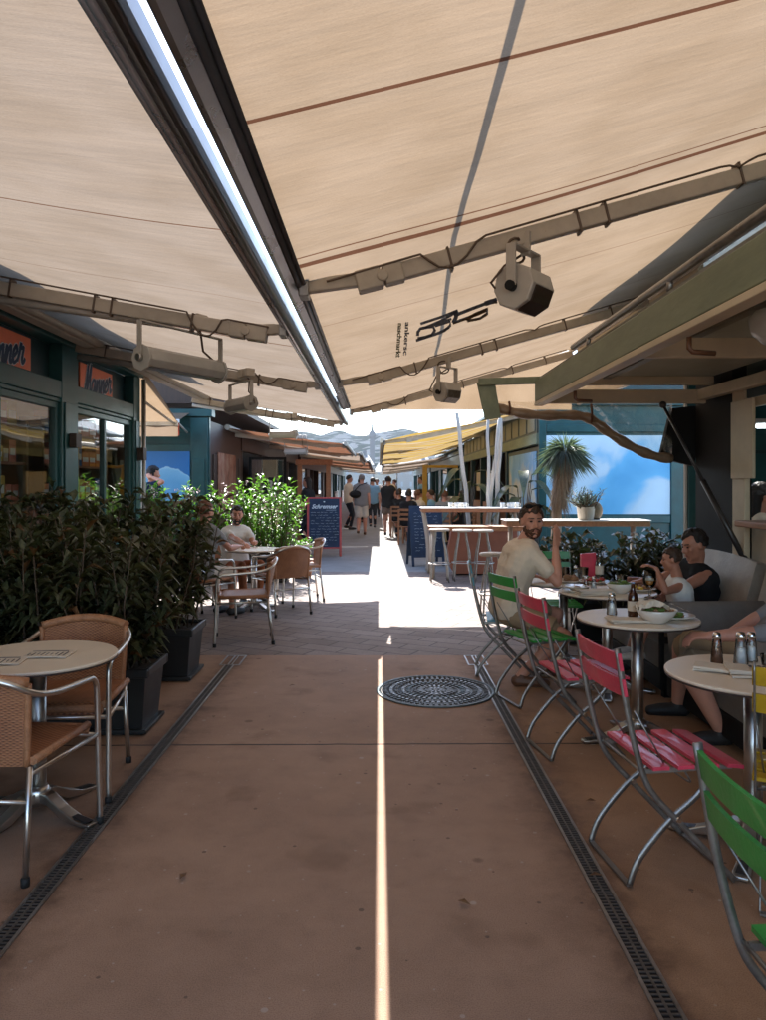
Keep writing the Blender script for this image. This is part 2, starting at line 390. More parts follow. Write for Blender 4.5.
M['beige_shirt'] = fabric('beige_cotton', (.72, .59, .46))
M['white_shirt'] = fabric('white_cotton', (.72, .69, .64))
M['grey_shirt'] = fabric('grey_cotton', (.24, .24, .25))
M['black_shirt'] = fabric('black_cotton', (.02, .02, .022))
M['navy_shirt'] = fabric('navy_cotton', (.012, .022, .05))
M['blue_shirt'] = fabric('light_blue_cotton', (.22, .40, .58))
M['tan_shorts'] = fabric('tan_twill', (.33, .23, .14))
M['pale_shorts'] = fabric('pale_twill', (.62, .58, .52))
M['dark_trousers'] = fabric('dark_denim', (.02, .022, .03))
M['rust_trousers'] = fabric('rust_twill', (.30, .10, .045))
M['brown_skirt'] = fabric('taupe_skirt', (.22, .16, .13))
M['shoe_dark'] = mat('dark_shoe', (.02, .018, .018), .6)
M['shoe_pale'] = mat('pale_shoe', (.6, .58, .55), .6)
M['leather'] = mat('brown_leather', (.12, .05, .025), .5)
M['cream_cloth'] = cloth('cream_awning_cloth', (.285, .203, .130), .5)
M['cream_cloth_left'] = cloth('pale_awning_cloth', (.27, .208, .152), .5)
M['seam_cloth'] = cloth('doubled_seam_cloth', (.15, .066, .036), .3)
M['orange_cloth'] = cloth('orange_awning_cloth', (.24, .115, .068), .4, stripes=([(0, (1, 1, 1)), (.5, (.85, .72, .62))], .5))
M['striped_cloth'] = cloth('yellow_striped_cloth', (.36, .29, .19), .5, stripes=([(0, (1, .80, .28)), (.36, (.98, .92, .82)), (.62, (.9, .62, .12)), (.8, (.95, .88, .75))], 1.05))
M['tan_cloth'] = cloth('tan_awning_cloth', (.30, .225, .165), .45)
M['red_cloth'] = cloth('red_valance_cloth', (.62, .11, .06), .4)

# ------------------------------------------------------------------ ground sheets
def concrete():
    m, t, out = nt('worn_concrete')
    tc = N(t, 'ShaderNodeTexCoord'); p = N(t, 'ShaderNodeBsdfPrincipled')
    n1 = N(t, 'ShaderNodeTexNoise', i_Scale=.9, i_Detail=7., i_Roughness=.65); n2 = N(t, 'ShaderNodeTexNoise', i_Scale=5.5, i_Detail=8., i_Roughness=.7)
    n3 = N(t, 'ShaderNodeTexNoise', i_Scale=240., i_Detail=4.); n5 = N(t, 'ShaderNodeTexNoise', i_Scale=2.2, i_Detail=3.)
    for n in (n1, n2, n3, n5): L(t, tc, 'Object', n, 'Vector')
    r1 = ramp(t, [(.3, (.30, .184, .122)), (.52, (.365, .228, .152)), (.75, (.415, .268, .184))]); L(t, n1, 'Fac', r1, 'Fac')
    r2 = ramp(t, [(.3, (.84, .82, .80)), (.5, (.98, .97, .96)), (.7, (1.07, 1.07, 1.07))]); L(t, n2, 'Fac', r2, 'Fac')
    r3 = ramp(t, [(.3, (.72, .72, .72)), (.6, (1.10, 1.10, 1.10))]); L(t, n3, 'Fac', r3, 'Fac')
    def mulc(a, ao, b, bo, fac=1.):
        x = N(t, 'ShaderNodeMix', data_type='RGBA', blend_type='MULTIPLY'); x.inputs[0].default_value = fac; L(t, a, ao, x, 6); L(t, b, bo, x, 7); return x
    a = mulc(r1, 'Color', r2, 'Color'); a = mulc(a, 2, r3, 'Color')
    # dark stains and small pale chewing-gum dots
    st = ramp(t, [(.60, (1, 1, 1)), (.70, (.68, .64, .60))]); L(t, n5, 'Fac', st, 'Fac'); a = mulc(a, 2, st, 'Color', .8)
    vo = N(t, 'ShaderNodeTexVoronoi', i_Scale=1.9); L(t, tc, 'Object', vo, 'Vector')
    vr = ramp(t, [(.035, (.42, .38, .36)), (.06, (1, 1, 1))]); L(t, vo, 'Distance', vr, 'Fac'); a = mulc(a, 2, vr, 'Color', .7)
    vo2 = N(t, 'ShaderNodeTexVoronoi', i_Scale=3.1); L(t, tc, 'Object', vo2, 'Vector')
    vr2 = ramp(t, [(.018, (1, 1, 1)), (.03, (0, 0, 0))]); L(t, vo2, 'Distance', vr2, 'Fac')
    lg = N(t, 'ShaderNodeMix', data_type='RGBA'); lg.inputs[7].default_value = (.42, .36, .30, 1); L(t, a, 2, lg, 6)
    h = N(t, 'ShaderNodeMath', operation='MULTIPLY'); h.inputs[1].default_value = .5; L(t, vr2, 'Color', h, 0); L(t, h, 0, lg, 0)
    for sc_, th_, colr, amt in ((9., .045, (.50, .44, .38, 1), .45), (14., .05, (.05, .035, .028, 1), .6), (31., .06, (.55, .50, .45, 1), .35)):
        vv = N(t, 'ShaderNodeTexVoronoi', i_Scale=sc_); L(t, tc, 'Object', vv, 'Vector'); q1 = N(t, 'ShaderNodeSeparateColor'); L(t, vv, 'Color', q1, 0)
        c1 = N(t, 'ShaderNodeMath', operation='LESS_THAN'); c1.inputs[1].default_value = .22; L(t, q1, 0, c1, 0); c2 = N(t, 'ShaderNodeMath', operation='LESS_THAN'); L(t, vv, 'Distance', c2, 0)
        wv = N(t, 'ShaderNodeMath', operation='MULTIPLY'); wv.inputs[1].default_value = th_*3.2; L(t, q1, 1, wv, 0); L(t, wv, 0, c2, 1)
        c3 = N(t, 'ShaderNodeMath', operation='MULTIPLY'); L(t, c1, 0, c3, 0); L(t, c2, 0, c3, 1); c4 = N(t, 'ShaderNodeMath', operation='MULTIPLY'); c4.inputs[1].default_value = amt; L(t, c3, 0, c4, 0)
        g2 = N(t, 'ShaderNodeMix', data_type='RGBA'); g2.inputs[7].default_value = colr; L(t, lg, 2, g2, 6); L(t, c4, 0, g2, 0); lg = g2
    # grime gathered along the two drains
    sg = N(t, 'ShaderNodeSeparateXYZ'); L(t, tc, 'Object', sg, 'Vector')
    ca_ = N(t, 'ShaderNodeMath', operation='ADD'); ca_.inputs[1].default_value = .207; L(t, sg, 'X', ca_, 0); cb_ = N(t, 'ShaderNodeMath', operation='ABSOLUTE'); L(t, ca_, 0, cb_, 0)
    cc_ = N(t, 'ShaderNodeMath', operation='SUBTRACT'); cc_.inputs[1].default_value = 1.029; L(t, cb_, 0, cc_, 0); cd_ = N(t, 'ShaderNodeMath', operation='ABSOLUTE'); L(t, cc_, 0, cd_, 0)
    ce_ = N(t, 'ShaderNodeMath', operation='MULTIPLY_ADD'); ce_.inputs[1].default_value = .28; L(t, n2, 'Fac', ce_, 0); L(t, cd_, 0, ce_, 2)
    cr_ = ramp(t, [(.17, (.50, .46, .43)), (.24, (.80, .78, .76)), (.36, (1, 1, 1))]); L(t, ce_, 0, cr_, 'Fac')
    gg = N(t, 'ShaderNodeMix', data_type='RGBA', blend_type='MULTIPLY'); gg.inputs[0].default_value = 1.; L(t, lg, 2, gg, 6); L(t, cr_, 'Color', gg, 7); lg = gg
    # the terrace strip right of the drain is a dirtier, yellower pour
    sd_ = N(t, 'ShaderNodeMapRange'); sd_.inputs['From Min'].default_value = .83; sd_.inputs['From Max'].default_value = .90; L(t, sg, 'X', sd_, 'Value')
    ty = N(t, 'ShaderNodeMix', data_type='RGBA', blend_type='MULTIPLY'); ty.inputs[7].default_value = (1.03, .97, .85, 1); L(t, sd_, 'Result', ty, 0); L(t, lg, 2, ty, 6); lg = ty
    # expansion joints across the lane
    sx = N(t, 'ShaderNodeSeparateXYZ'); L(t, tc, 'Object', sx, 'Vector'); jl = None
    nj = N(t, 'ShaderNodeTexNoise', i_Scale=7.); L(t, tc, 'Object', nj, 'Vector')
    for yj, slope in ((4.44, .012), (.2, 0), (-3.6, 0)):
        d = N(t, 'ShaderNodeMath', operation='MULTIPLY_ADD'); d.inputs[1].default_value = -slope; L(t, sx, 'X', d, 0); L(t, sx, 'Y', d, 2)
        e = N(t, 'ShaderNodeMath', operation='MULTIPLY_ADD'); e.inputs[1].default_value = .02; L(t, nj, 'Fac', e, 0); L(t, d, 0, e, 2)
        s = N(t, 'ShaderNodeMath', operation='SUBTRACT'); s.inputs[1].default_value = yj + .01; L(t, e, 0, s, 0)
        ab = N(t, 'ShaderNodeMath', operation='ABSOLUTE'); L(t, s, 0, ab, 0)
        lt = N(t, 'ShaderNodeMath', operation='LESS_THAN'); lt.inputs[1].default_value = .0085; L(t, ab, 0, lt, 0)
        if jl is None: jl = lt
        else:
            mxx = N(t, 'ShaderNodeMath', operation='MAXIMUM'); L(t, jl, 0, mxx, 0); L(t, lt, 0, mxx, 1); jl = mxx
    fin = N(t, 'ShaderNodeMix', data_type='RGBA'); fin.inputs[7].default_value = (.03, .022, .018, 1); L(t, lg, 2, fin, 6); L(t, jl, 0, fin, 0)
    L(t, fin, 2, p, 'Base Color')
    rr = N(t, 'ShaderNodeMapRange'); rr.inputs['To Min'].default_value = .62; rr.inputs['To Max'].default_value = .92; L(t, n2, 'Fac', rr, 'Value'); L(t, rr, 'Result', p, 'Roughness')
    p.inputs['Specular IOR Level'].default_value = .35
    b = N(t, 'ShaderNodeBump', i_Strength=.16, i_Distance=.006); ad = N(t, 'ShaderNodeMath', operation='ADD'); L(t, n2, 'Fac', ad, 0); L(t, n3, 'Fac', ad, 1)
    L(t, ad, 0, b, 'Height'); L(t, b, 'Normal', p, 'Normal'); L(t, p, 'BSDF', out, 'Surface'); return m

def pavers():
    m, t, out = nt('diagonal_pavers')
    tc = N(t, 'ShaderNodeTexCoord'); p = N(t, 'ShaderNodeBsdfPrincipled', i_Roughness=.8)
    mp = N(t, 'ShaderNodeMapping'); mp.inputs['Rotation'].default_value = (0, 0, math.radians(28)); L(t, tc, 'Object', mp, 'Vector')
    br = N(t, 'ShaderNodeTexBrick', i_Scale=1., i_Color1=(.215, .165, .142, 1), i_Color2=(.275, .222, .195, 1), i_Mortar=(.07, .055, .05, 1))
    br.inputs['Mortar Size'].default_value = .007; br.inputs['Mortar Smooth'].default_value = .2; br.inputs['Brick Width'].default_value = .42; br.inputs['Row Height'].default_value = .21; br.inputs['Bias'].default_value = -.1
    L(t, mp, 'Vector', br, 'Vector')
    n = N(t, 'ShaderNodeTexNoise', i_Scale=1.6, i_Detail=8., i_Roughness=.7); L(t, tc, 'Object', n, 'Vector')
    n3 = N(t, 'ShaderNodeTexNoise', i_Scale=70., i_Detail=3.); L(t, tc, 'Object', n3, 'Vector')
    r = ramp(t, [(.3, (.74, .68, .64)), (.6, (1.05, 1.05, 1.05))]); L(t, n, 'Fac', r, 'Fac')
    r3 = ramp(t, [(.3, (.85, .85, .85)), (.65, (1.06, 1.06, 1.06))]); L(t, n3, 'Fac', r3, 'Fac')
    x = N(t, 'ShaderNodeMix', data_type='RGBA', blend_type='MULTIPLY'); x.inputs[0].default_value = 1.; L(t, br, 'Color', x, 6); L(t, r, 'Color', x, 7)
    y = N(t, 'ShaderNodeMix', data_type='RGBA', blend_type='MULTIPLY'); y.inputs[0].default_value = 1.; L(t, x, 2, y, 6); L(t, r3, 'Color', y, 7)
    L(t, y, 2, p, 'Base Color')
    b = N(t, 'ShaderNodeBump', i_Strength=.5, i_Distance=.008, invert=True); L(t, br, 'Fac', b, 'Height')
    b2 = N(t, 'ShaderNodeBump', i_Strength=.25, i_Distance=.004); L(t, n3, 'Fac', b2, 'Height'); L(t, b, 'Normal', b2, 'Normal'); L(t, b2, 'Normal', p, 'Normal')
    L(t, p, 'BSDF', out, 'Surface'); return m

M['asphalt'] = mat('grey_asphalt', (.235, .225, .215), .85, 0, .22, 2.5, .3, 90)
def sheet(name, x0, x1, y0, y1, z, m):
    o = MB().add([(x0,y0,z),(x1,y0,z),(x1,y1,z),(x0,y1,z)], [(0,1,2,3)]).build(name, m); tag(o, kind='structure'); return o
sheet('ground', -500, 500, -400, 900, -.012, M['asphalt'])
sheet('paving', -9, 9, 6.74, 13.2, -.004, pavers())
sheet('pavement', -9, 9, -12, 6.74, 0, concrete())

# ------------------------------------------------------------------ drains and manhole
M['iron'] = mat('cast_iron', (.055, .05, .045), .5, .5, .4, 25, .3, 90)
M['iron_light'] = mat('worn_iron', (.17, .165, .16), .4, .8, .3, 25, .2, 90)
M['iron_blue'] = mat('blue_grey_iron', (.075, .095, .10), .5, .5, .35, 20, .2, 90)
M['grate'] = mat('dirty_steel_grate', (.12, .10, .085), .6, .5, .35, 20, .1, 90)
def drain(x, label):
    t = thing('drain_channel', label, 'drain', (x, 0, .001))
    mb = MB()
    y0, y1 = .3, 6.36
    mb.box((-.031, y0, .0), (.031, y1, .0015)); mb.build('gutter_dark', M['black'], t)  # flat black strip, painted as the shade inside the channel
    g = MB()
    for s in (-1, 1): q = MB(); q.box((s*.034-.006, y0, 0), (s*.034+.006, y1, .006)); q.build('edge_rail', M['steel'], t)
    g.box((-.004, y0, .0015), (.004, y1, .005))
    k = y0
    while k < y1: g.box((-.028, k, .0015), (.028, k+.007, .0045)); k += .021
    g.build('grate', M['grate'], t)
    c = MB()
    for a, b in (((-.085, 6.36), (.085, 6.375)), ((-.085, 6.70), (.085, 6.715)), ((-.085, 6.375), (-.073, 6.70)), ((.073, 6.375), (.085, 6.70)), ((-.02, 6.375), (-.008, 6.70)), ((.012, 6.375), (.02, 6.70))):
        c.box((a[0], a[1], 0), (b[0], b[1], .005))
    c.build('end_cover', M['steel'], t)
drain(-1.236, 'narrow slotted drain beside the planters and rattan chairs')
drain(.822, 'narrow slotted drain beneath the pink folding chairs')

def manhole():
    t = thing('manhole_cover', 'round cast iron manhole cover with rings of raised studs', 'manhole cover', (.41, 5.58, .001))
    R = .40; b = MB()
    b.lathe([(R, 0), (R, .004), (R-.012, .006), (R-.012, .003), (0, .003)], n=64); b.build('plate', M['iron'], t)
    f = MB(); f.lathe([(R+.004, 0), (R+.004, .007), (R+.03, .007), (R+.03, 0)], n=64); f.build('frame', M['iron_blue'], t)
    s = MB()
    for r, n, w, l, m in ((.365, 60, .016, .03, 1), (.322, 52, .02, .022, 0), (.283, 46, .016, .03, 1), (.235, 38, .02, .022, 0), (.198, 32, .018, .03, 2), (.150, 26, .02, .022, 1), (.108, 20, .014, .04, 0), (.052, 12, .012, .045, 0)):
        for k in range(n):
            a = 2*PI*k/n; mm = m
            s.cbox((r*math.cos(a), r*math.sin(a), .0065), (l, w, .007), mm, Matrix.Rotation(a, 3, 'Z'))
    s.lathe([(.02, .003), (.02, .009), (0, .009)], n=16)
    s.build('studs', [M['iron_light'], M['iron'], M['iron_blue']], t)
manhole()

# ------------------------------------------------------------------ awnings
random.seed(4)
def awning(label, side, xf, zf, xb, zb, y0, y1, arm_ys, mats, seams=(), bar=True, drop=0., end_cloth=0., elbow=.27, nose=0, bar_m='barsilver', wr=1., fold=True, group=None, cables=True, y1f=None, lower=False):
    """side +1: the cloth climbs to the right. The front bar runs along the lane at xf, zf; the cloth climbs to xb, zb"""
    t = thing('awning', label, 'awning', (xf, y0, zf), 0, group); B = V((xf, y0, zf))
    w = abs(xb - xf); sl = (zb - zf) / w
    def P(u, y): return V((side * w * u, y - y0, (zb - zf) * u))
    br = sorted({round(k, 4) for k in [y0, y1] + [y0 + (y1-y0)*i/60 for i in range(61)] + [s[0] for s in seams] + [s[0]+s[1] for s in seams]})
    mb = MB(); nu = 24; vs = []; fs = []; mi = []
    rnd = random.Random(int(abs(xf)*100+y0*10))
    ph = [rnd.uniform(0, 6) for _ in range(8)]
    for y in br:
        # between two arms the cloth hangs a little lower
        d = min(abs(y - a) for a in arm_ys) if arm_ys else 1
        for i in range(nu+1):
            u = i/nu; p = P(u, y)
            p.z += -.055*wr*math.sin(PI*u)*(min(d, 1.6)/1.6) + .009*wr*math.sin(2.1*y+5*u+ph[0])*math.sin(PI*u) + .006*math.sin(7.7*y + 3*u + ph[2])*(1-u)**2*u*3 + .003*wr*math.sin(5.3*y+ph[1]+9*u)*(1-u) + drop*0
            vs.append(p)
    for j in range(len(br)-1):
        yc = (br[j]+br[j+1])/2; mm = 1 if any(s[0] <= yc <= s[0]+s[1] for s in seams) else 0
        for i in range(nu): fs.append((j*(nu+1)+i, j*(nu+1)+i+1, (j+1)*(nu+1)+i+1, (j+1)*(nu+1)+i)); mi.append(mm)
    mb.v = vs; mb.f = fs; mb.mi = mi; mb.sm = [True]*len(fs)
    cl = mb.build('cloth', [M[mats[0]], M['seam_cloth']], t)
    if drop:
        v = MB(); v.grid(lambda a, b: V((-side*.012 + .008*math.sin(a*(y1-y0)*9), a*(y1-y0), -.02 - drop*b - .012*abs(math.sin(a*(y1-y0)*6))*b)), int((y1-y0)*14), 3)
        v.build('valance', M[mats[1] if len(mats) > 1 else mats[0]], t)
    if end_cloth:
        e = MB(); H = zb - zf
        e.grid(lambda a, b: V((side*w*a, y1-y0+.01+.02*math.sin(a*26)*b, H*a*(1-b) + (.05)*b - .004)), 40, 4)
        e.build('side_cloth', M[mats[0]], t)
    if bar:
        y1b = y1f or y1
        f = MB(); s = -side   # profile in (x, z), from the cloth edge outwards
        pf = [(.02, .035), (.02, -.02), (.055, -.045), (.075, -.045), (.085, -.02), (.085, .03), (.06, .055), (.035, .055)]
        poly = [V((s*a, 0, b)) for a, b in pf]
        f.prism(poly if s > 0 else poly[::-1], (0, y1b-y0, 0)); f.build('front_bar', M[bar_m], t, bevel=.006)
        g = MB(); g.tube([(s*.012, 0, -.012), (s*.012, y1b-y0, -.012)], .016, 10); g.tube([(s*-.012, 0, -.006), (s*-.012, y1b-y0, -.006)], .010, 8)
        g.build('cloth_roll', M['bardark' if bar_m != 'bardark' else 'barsilver'], t)
        c = MB(); c.prism([p*1.12 for p in poly] if s > 0 else [p*1.12 for p in poly][::-1], (0, .02, 0)); c.build('end_cap', M['bardark'], t, loc=(0, y1b-y0, 0))
    # cassette and roller at the wall
    ca = MB(); ca.tube([(side*w, 0, zb-zf+.01), (side*w, y1-y0, zb-zf+.01)], .055, 12); ca.build('roller', M['armgrey'], t)
    for a in arm_ys:
        ar = MB(); h = .085; off = .075
        p0 = P(.0, a) + V((side*.01, 0, -.012)); pe = P(elbow, a) + V((0, 0, -off)); p1 = P(.97, a) + V((0, 0, -off-.03))
        ar.bar(p0, pe, .055, h*.8); ar.bar(pe, p1, .065, h); arm = ar.build('arm', M['armgrey'], t, bevel=.008)
        d = (p1 - p0).normalized(); Mx = Matrix.Rotation(-math.atan2(d.z, d.x*side)*side, 3, 'Y')
        e = MB(); e.cbox(pe - d*.07, (.13, .095, .105), 0, Mx); e.cbox(pe + d*.055, (.10, .09, .10), 0, Mx); e.tube([pe + V((0, -.06, -.005)), pe + V((0, .06, -.005))], .03, 12)
        e.build('elbow_joint', M['armgrey'], arm, bevel=.008)
        q = MB(); q.cbox(p0 + V((-side*.0, 0, -.005)), (.05, .11, .10)); q.build('end_bracket', M['steel'], arm, bevel=.006)
        if lower:
            lw = MB(); lw.tube([p0.lerp(p1, .30) + V((0, .03, -.075)), p1 + V((0, .03, -.085))], .028, 12); lw.build('lower_tube', M['lampgrey'], arm)
        if cables:
            cb = MB(); pts = []; sags = ((rnd.uniform(.17, .24), .05, rnd.uniform(.08, .15)), (rnd.uniform(.5, .8), .02, .03))
            for k in range(61):
                u = k/60; x = P(.04 + .9*u, a); sag = 0
                for c0, wd, dp in sags:
                    if abs(u-c0) < wd: sag += dp * (1-((u-c0)/wd)**2)
                pts.append(x + V((0, -.045, -off+.045 - sag*.9)))
            cb.tube(pts, .006, 6, caps=False)
            for u in (.22, .45, .5, .74, .9):
                x = P(.04+.9*u, a) + V((0, 0, -off-.012)); cb.cbox(x, (.012, .075, .115), 0, Mx)
            cb.build('cable', M['cable'], arm)
    return t

RX, RZ, RS = -.475, 2.5, .29
R0, R1 = .3, 10.85
awn_r = awning('large cream awning overhead rising to the right, with dark printed emblem', 1, RX+.09, RZ, 2.72, RZ + RS*(2.72-RX-.09), R0, R1,
    [3.87, 7.5, 10.45], ['cream_cloth'], seams=[(2.13, .022), (3.44, .016), (3.54, .06), (4.93, .008), (6.62, .008), (8.6, .01)], end_cloth=1, elbow=.13, y1f=9.9)
awn_l = awning('large pale awning overhead rising to the left above rattan chairs', -1, -.597, RZ, -3.06, RZ + .19*(3.06-.605), R0, 12.55,
    [4.9, 7.6, 12.3], ['cream_cloth_left'], seams=[(3.02, .012), (4.28, .006), (5.6, .03), (6.7, .008), (9.0, .01), (10.6, .01), (1.1, .012)], bar_m='bardark', elbow=.10, lower=True)

# unseen rail, added for the shadow line it casts through the right cloth
b_ = V((RX+.09, R0, RZ))
q = MB(); q.tube([V((.22, 1.2, 3.22))-b_, V((.26, 4.3, 3.24))-b_, V((.52, 9.6, 3.36))-b_], .0145, 10); q.build('shadow_rail', M['steel'], awn_r)
q = MB(); q.prism([V((-.56, 9.35, 2.556))-b_, V((-.50, 9.35, 2.556))-b_, V((-.37, 10.85, 2.556))-b_, V((-.56, 10.85, 2.556))-b_], (0, 0, .012)); q.build('streak_stop', M['bardark'], awn_r)  # added strip that shuts the gap and ends the sun streak
q = MB(); q.box((-2.30, 0, .335), (-2.18, 12.2, .44)); q.tube([(-2.14, 0, .385), (-2.14, 12.2, .385)], .045, 12); q.build('cassette', M['armgrey'], awn_l, bevel=.01)
# printed emblem and words on the right cloth
def on_cloth(px, py, dz=-.014):
    rx, rz = (px-VX)/F_PX, (VY-py)/F_PX
    Y = (RZ - .05 - 1.5 + RS*(-(RX+.09)) ) / (rz - RS*rx)
    return V((rx*Y, Y, 1.5 + rz*Y))
em = MB()
def im(x, y): return on_cloth(380 + x*140/766, 280 + y*100/547)
nrm = V((-RS, 0, 1)).normalized()
def stroke(mb, pts, w, m=0):
    """a printed brush stroke: the band of width w round pts, laid on the cloth"""
    P2 = [V((x, y, 0)) for x, y in pts]; side = []
    for i, p in enumerate(P2):
        d = (P2[min(i+1, len(P2)-1)] - P2[max(i-1, 0)]).normalized(); side.append(V((-d.y, d.x, 0))*w/2)
    vs = []
    for p, n in zip(P2, side): vs += [im(p.x+n.x, p.y+n.y), im(p.x-n.x, p.y-n.y)]
    mb.add(vs, [(2*i, 2*i+1, 2*i+3, 2*i+2) for i in range(len(P2)-1)], m)
for pts, w in (([(222,240),(275,222),(330,204),(380,185),(426,166)], 15), ([(426,168),(385,196),(330,224),(280,246),(240,262)], 13), ([(405,196),(455,176),(500,158),(560,136),(640,104)], 19),
               ([(215,268),(260,256),(300,244),(350,226),(392,212)], 13), ([(206,306),(208,284),(222,266),(262,258),(292,256),(300,276),(285,300),(250,312),(206,320)], 17), ([(198,331),(250,314),(300,298),(345,280),(378,258)], 16),
               ([(300,252),(345,238),(384,226),(384,250),(352,278),(318,292)], 15), ([(398,236),(440,220),(480,206),(530,186),(588,160)], 15), ([(470,216),(520,186),(590,156),(584,180),(545,206),(476,222)], 15), ([(575,130),(610,118),(640,112)], 28), ([(420,172),(416,205),(400,235)], 22)):
    stroke(em, pts, w)
em.build('printed_emblem', M['ink'], awn_r, base=(RX+.09, R0, RZ))
M['printgreen'] = mat('printed_green', (.10, .12, .03), .8)
for nm, txt, xa, xb, y0_, y1_, mm in (('printed_word', 'ankersc', 152, 140, 232, 412, 'ink'), ('printed_word', 'naschmarkt', 112, 100, 238, 424, 'printgreen')):
    tmb = text_mb(txt, 1., (0,0,0), (1,0,0), (0,1,0), .003, bold=.02)
    xs = [v.x for v in tmb.v]; ys = [v.y for v in tmb.v]; xm, xM, ym, yM = min(xs), max(xs), min(ys), max(ys)
    for v in tmb.v:
        a_ = (v.x-xm)/(xM-xm); q_ = (v.y-ym)/(yM-ym); k_ = v.z
        v[:] = im(xa + (xb-xa)*a_ + (q_-.5)*26, y0_ + (y1_-y0_)*a_) + nrm*k_
    tmb.build(nm, M[mm], awn_r, base=(RX+.09, R0, RZ))

# ------------------------------------------------------------------ heaters and floodlights hanging from the arms
def flood(name, label, loc, s, yaw, pitch, glow=(.03, .018, .014), arm_len=.2):
    t = thing(name, label, 'floodlight', loc, yaw); R = Matrix.Rotation(pitch, 3, 'X')
    b = MB(); n = 7   # drum on its side with a flat window, ends left and right
    prof = [(-.075, .085), (.02, .115), (.09, .075), (.10, -.02), (.06, -.085), (-.02, -.105), (-.085, -.06), (-.105, .02)]
    poly = [R @ V((-.11, a, c)) * s for a, c in prof]; b.prism(poly, R @ V((.22*s, 0, 0))); b.build('housing', M['lampgrey'], t, loc=(0, 0, -arm_len-.02), bevel=.008)
    g = MB(); g.prism([R @ V((-.085, a, c)) * s for a, c in ((-.104, .012), (-.088, -.052), (-.028, -.098), (-.03, -.106), (-.095, -.062), (-.112, .012))], R @ V((.17*s, 0, 0)))
    g.build('window', mat('lamp_window', glow, .15, 0, .4, 30), t, loc=(0, 0, -arm_len-.02))
    y = MB()
    for k in (-1, 1): y.bar((k*.125*s, 0, .02-arm_len*.15), (k*.125*s, 0, -arm_len-.02), .05*s, .012, up=(1, 0, 0))
    y.bar((-.13*s, 0, .02-arm_len*.15), (.13*s, 0, .02-arm_len*.15), .05*s, .012); y.bar((.02, 0, -.03), (.02, 0, .09), .05, .02, up=(1, 0, 0)); y.build('bracket', M['lampgrey'], t, bevel=.003)
    for q in (-1, 1): k = MB(); k.tube([(q*.11*s, 0, 0), (q*.145*s, 0, 0)], .024*s, 12); k.build('knob', M['black'], t, loc=(0, 0, -arm_len-.02))
    c = MB(); c.tube([(.0+.07*math.cos(a)-.02, .03+.01*math.sin(3*a), -.01+.06*math.sin(a)) for a in [i*PI/8 for i in range(33)]] + [(-.1*s, .05, -.1), (-.16*s, .09, -arm_len), (-.05*s, .1*s, -arm_len-.03)], .007, 6, caps=False); c.build('cable', M['cable'], t)
    return t
def armz(x, y, right=True):
    return RZ + (RS*(x-RX-.09) if right else .19*(-.605-x)) - .13
flood('floodlight', 'large grey floodlight with dark window hanging from the nearest right awning arm', (.72, 3.83, armz(.72, 0)-.02), 1.05, math.radians(52), math.radians(8), arm_len=.19)
flood('floodlight', 'small grey floodlight hanging from the second right awning arm', (.66, 7.46, armz(.66, 0)-.03), .95, math.radians(40), 0, (.10, .08, .06), arm_len=.24)
def heater(label, loc, length, yaw, group):
    t = thing('heater_bar', label, 'heater', loc, yaw, group)
    b = MB(); prof = [(-.055, .05), (.0, .075), (.055, .05), (.075, -.01), (.05, -.05), (-.05, -.05), (-.075, -.01)]
    b.prism([V((-length/2, a, c)) for a, c in prof], (length, 0, 0)); b.build('housing', M['lampgrey'], t, loc=(0, 0, -.24), bevel=.006)
    g = MB(); g.box((-length/2+.03, -.047, -.296), (length/2-.03, .047, -.291)); g.build('reflector', M['steel'], t)
    for s in (-1, 1):
        e = MB(); e.tube([(s*length/2, 0, -.24), (s*(length/2+.018), 0, -.24)], .082, 8); e = e.build('end_plate', M['lampgrey'], t, bevel=.004)
        k = MB(); k.tube([(s*(length/2+.018), 0, -.24), (s*(length/2+.045), 0, -.24)], .022, 10); k.build('knob', M['alu'], e)
    y = MB()
    for s in (-1, 1): y.bar((s*(length/2+.028), 0, -.02), (s*(length/2+.028), 0, -.25), .035, .008, up=(1, 0, 0))
    y.bar((-length/2-.03, 0, -.02), (length/2+.03, 0, -.02), .035, .008); y.build('bracket', M['lampgrey'], t)
    c = MB(); c.tube([(length*.2, .01, .06), (length*.3, .03, 0), (length*.32, .02, -.12), (length*.5, .03, -.17), (length/2+.03, .03, -.24)], .008, 6, caps=False); c.build('cable', M['cable'], t)
    j = MB(); j.cbox((length*.2, 0, .06), (.10, .10, .08)); j.cbox((length*.45, 0, .06), (.07, .09, .075)); j.build('junction_box', M['armgrey'], t, bevel=.006)
    return t
HG = 'heater bars hanging from the left awning arms'
heater('long beige heater bar on the nearest left awning arm, before the coral signs', (-1.24, 4.86, armz(-1.24, 0, False)), .65, math.radians(60), HG)
heater('grey heater bar on the second left awning arm', (-1.36, 7.56, armz(-1.36, 0, False)-.0), .44, math.radians(-55), HG)
heater('small heater bar glinting above the flowering bushes', (-1.52, 12.26, armz(-1.52, 0, False)-.02), .40, math.radians(-10), HG)
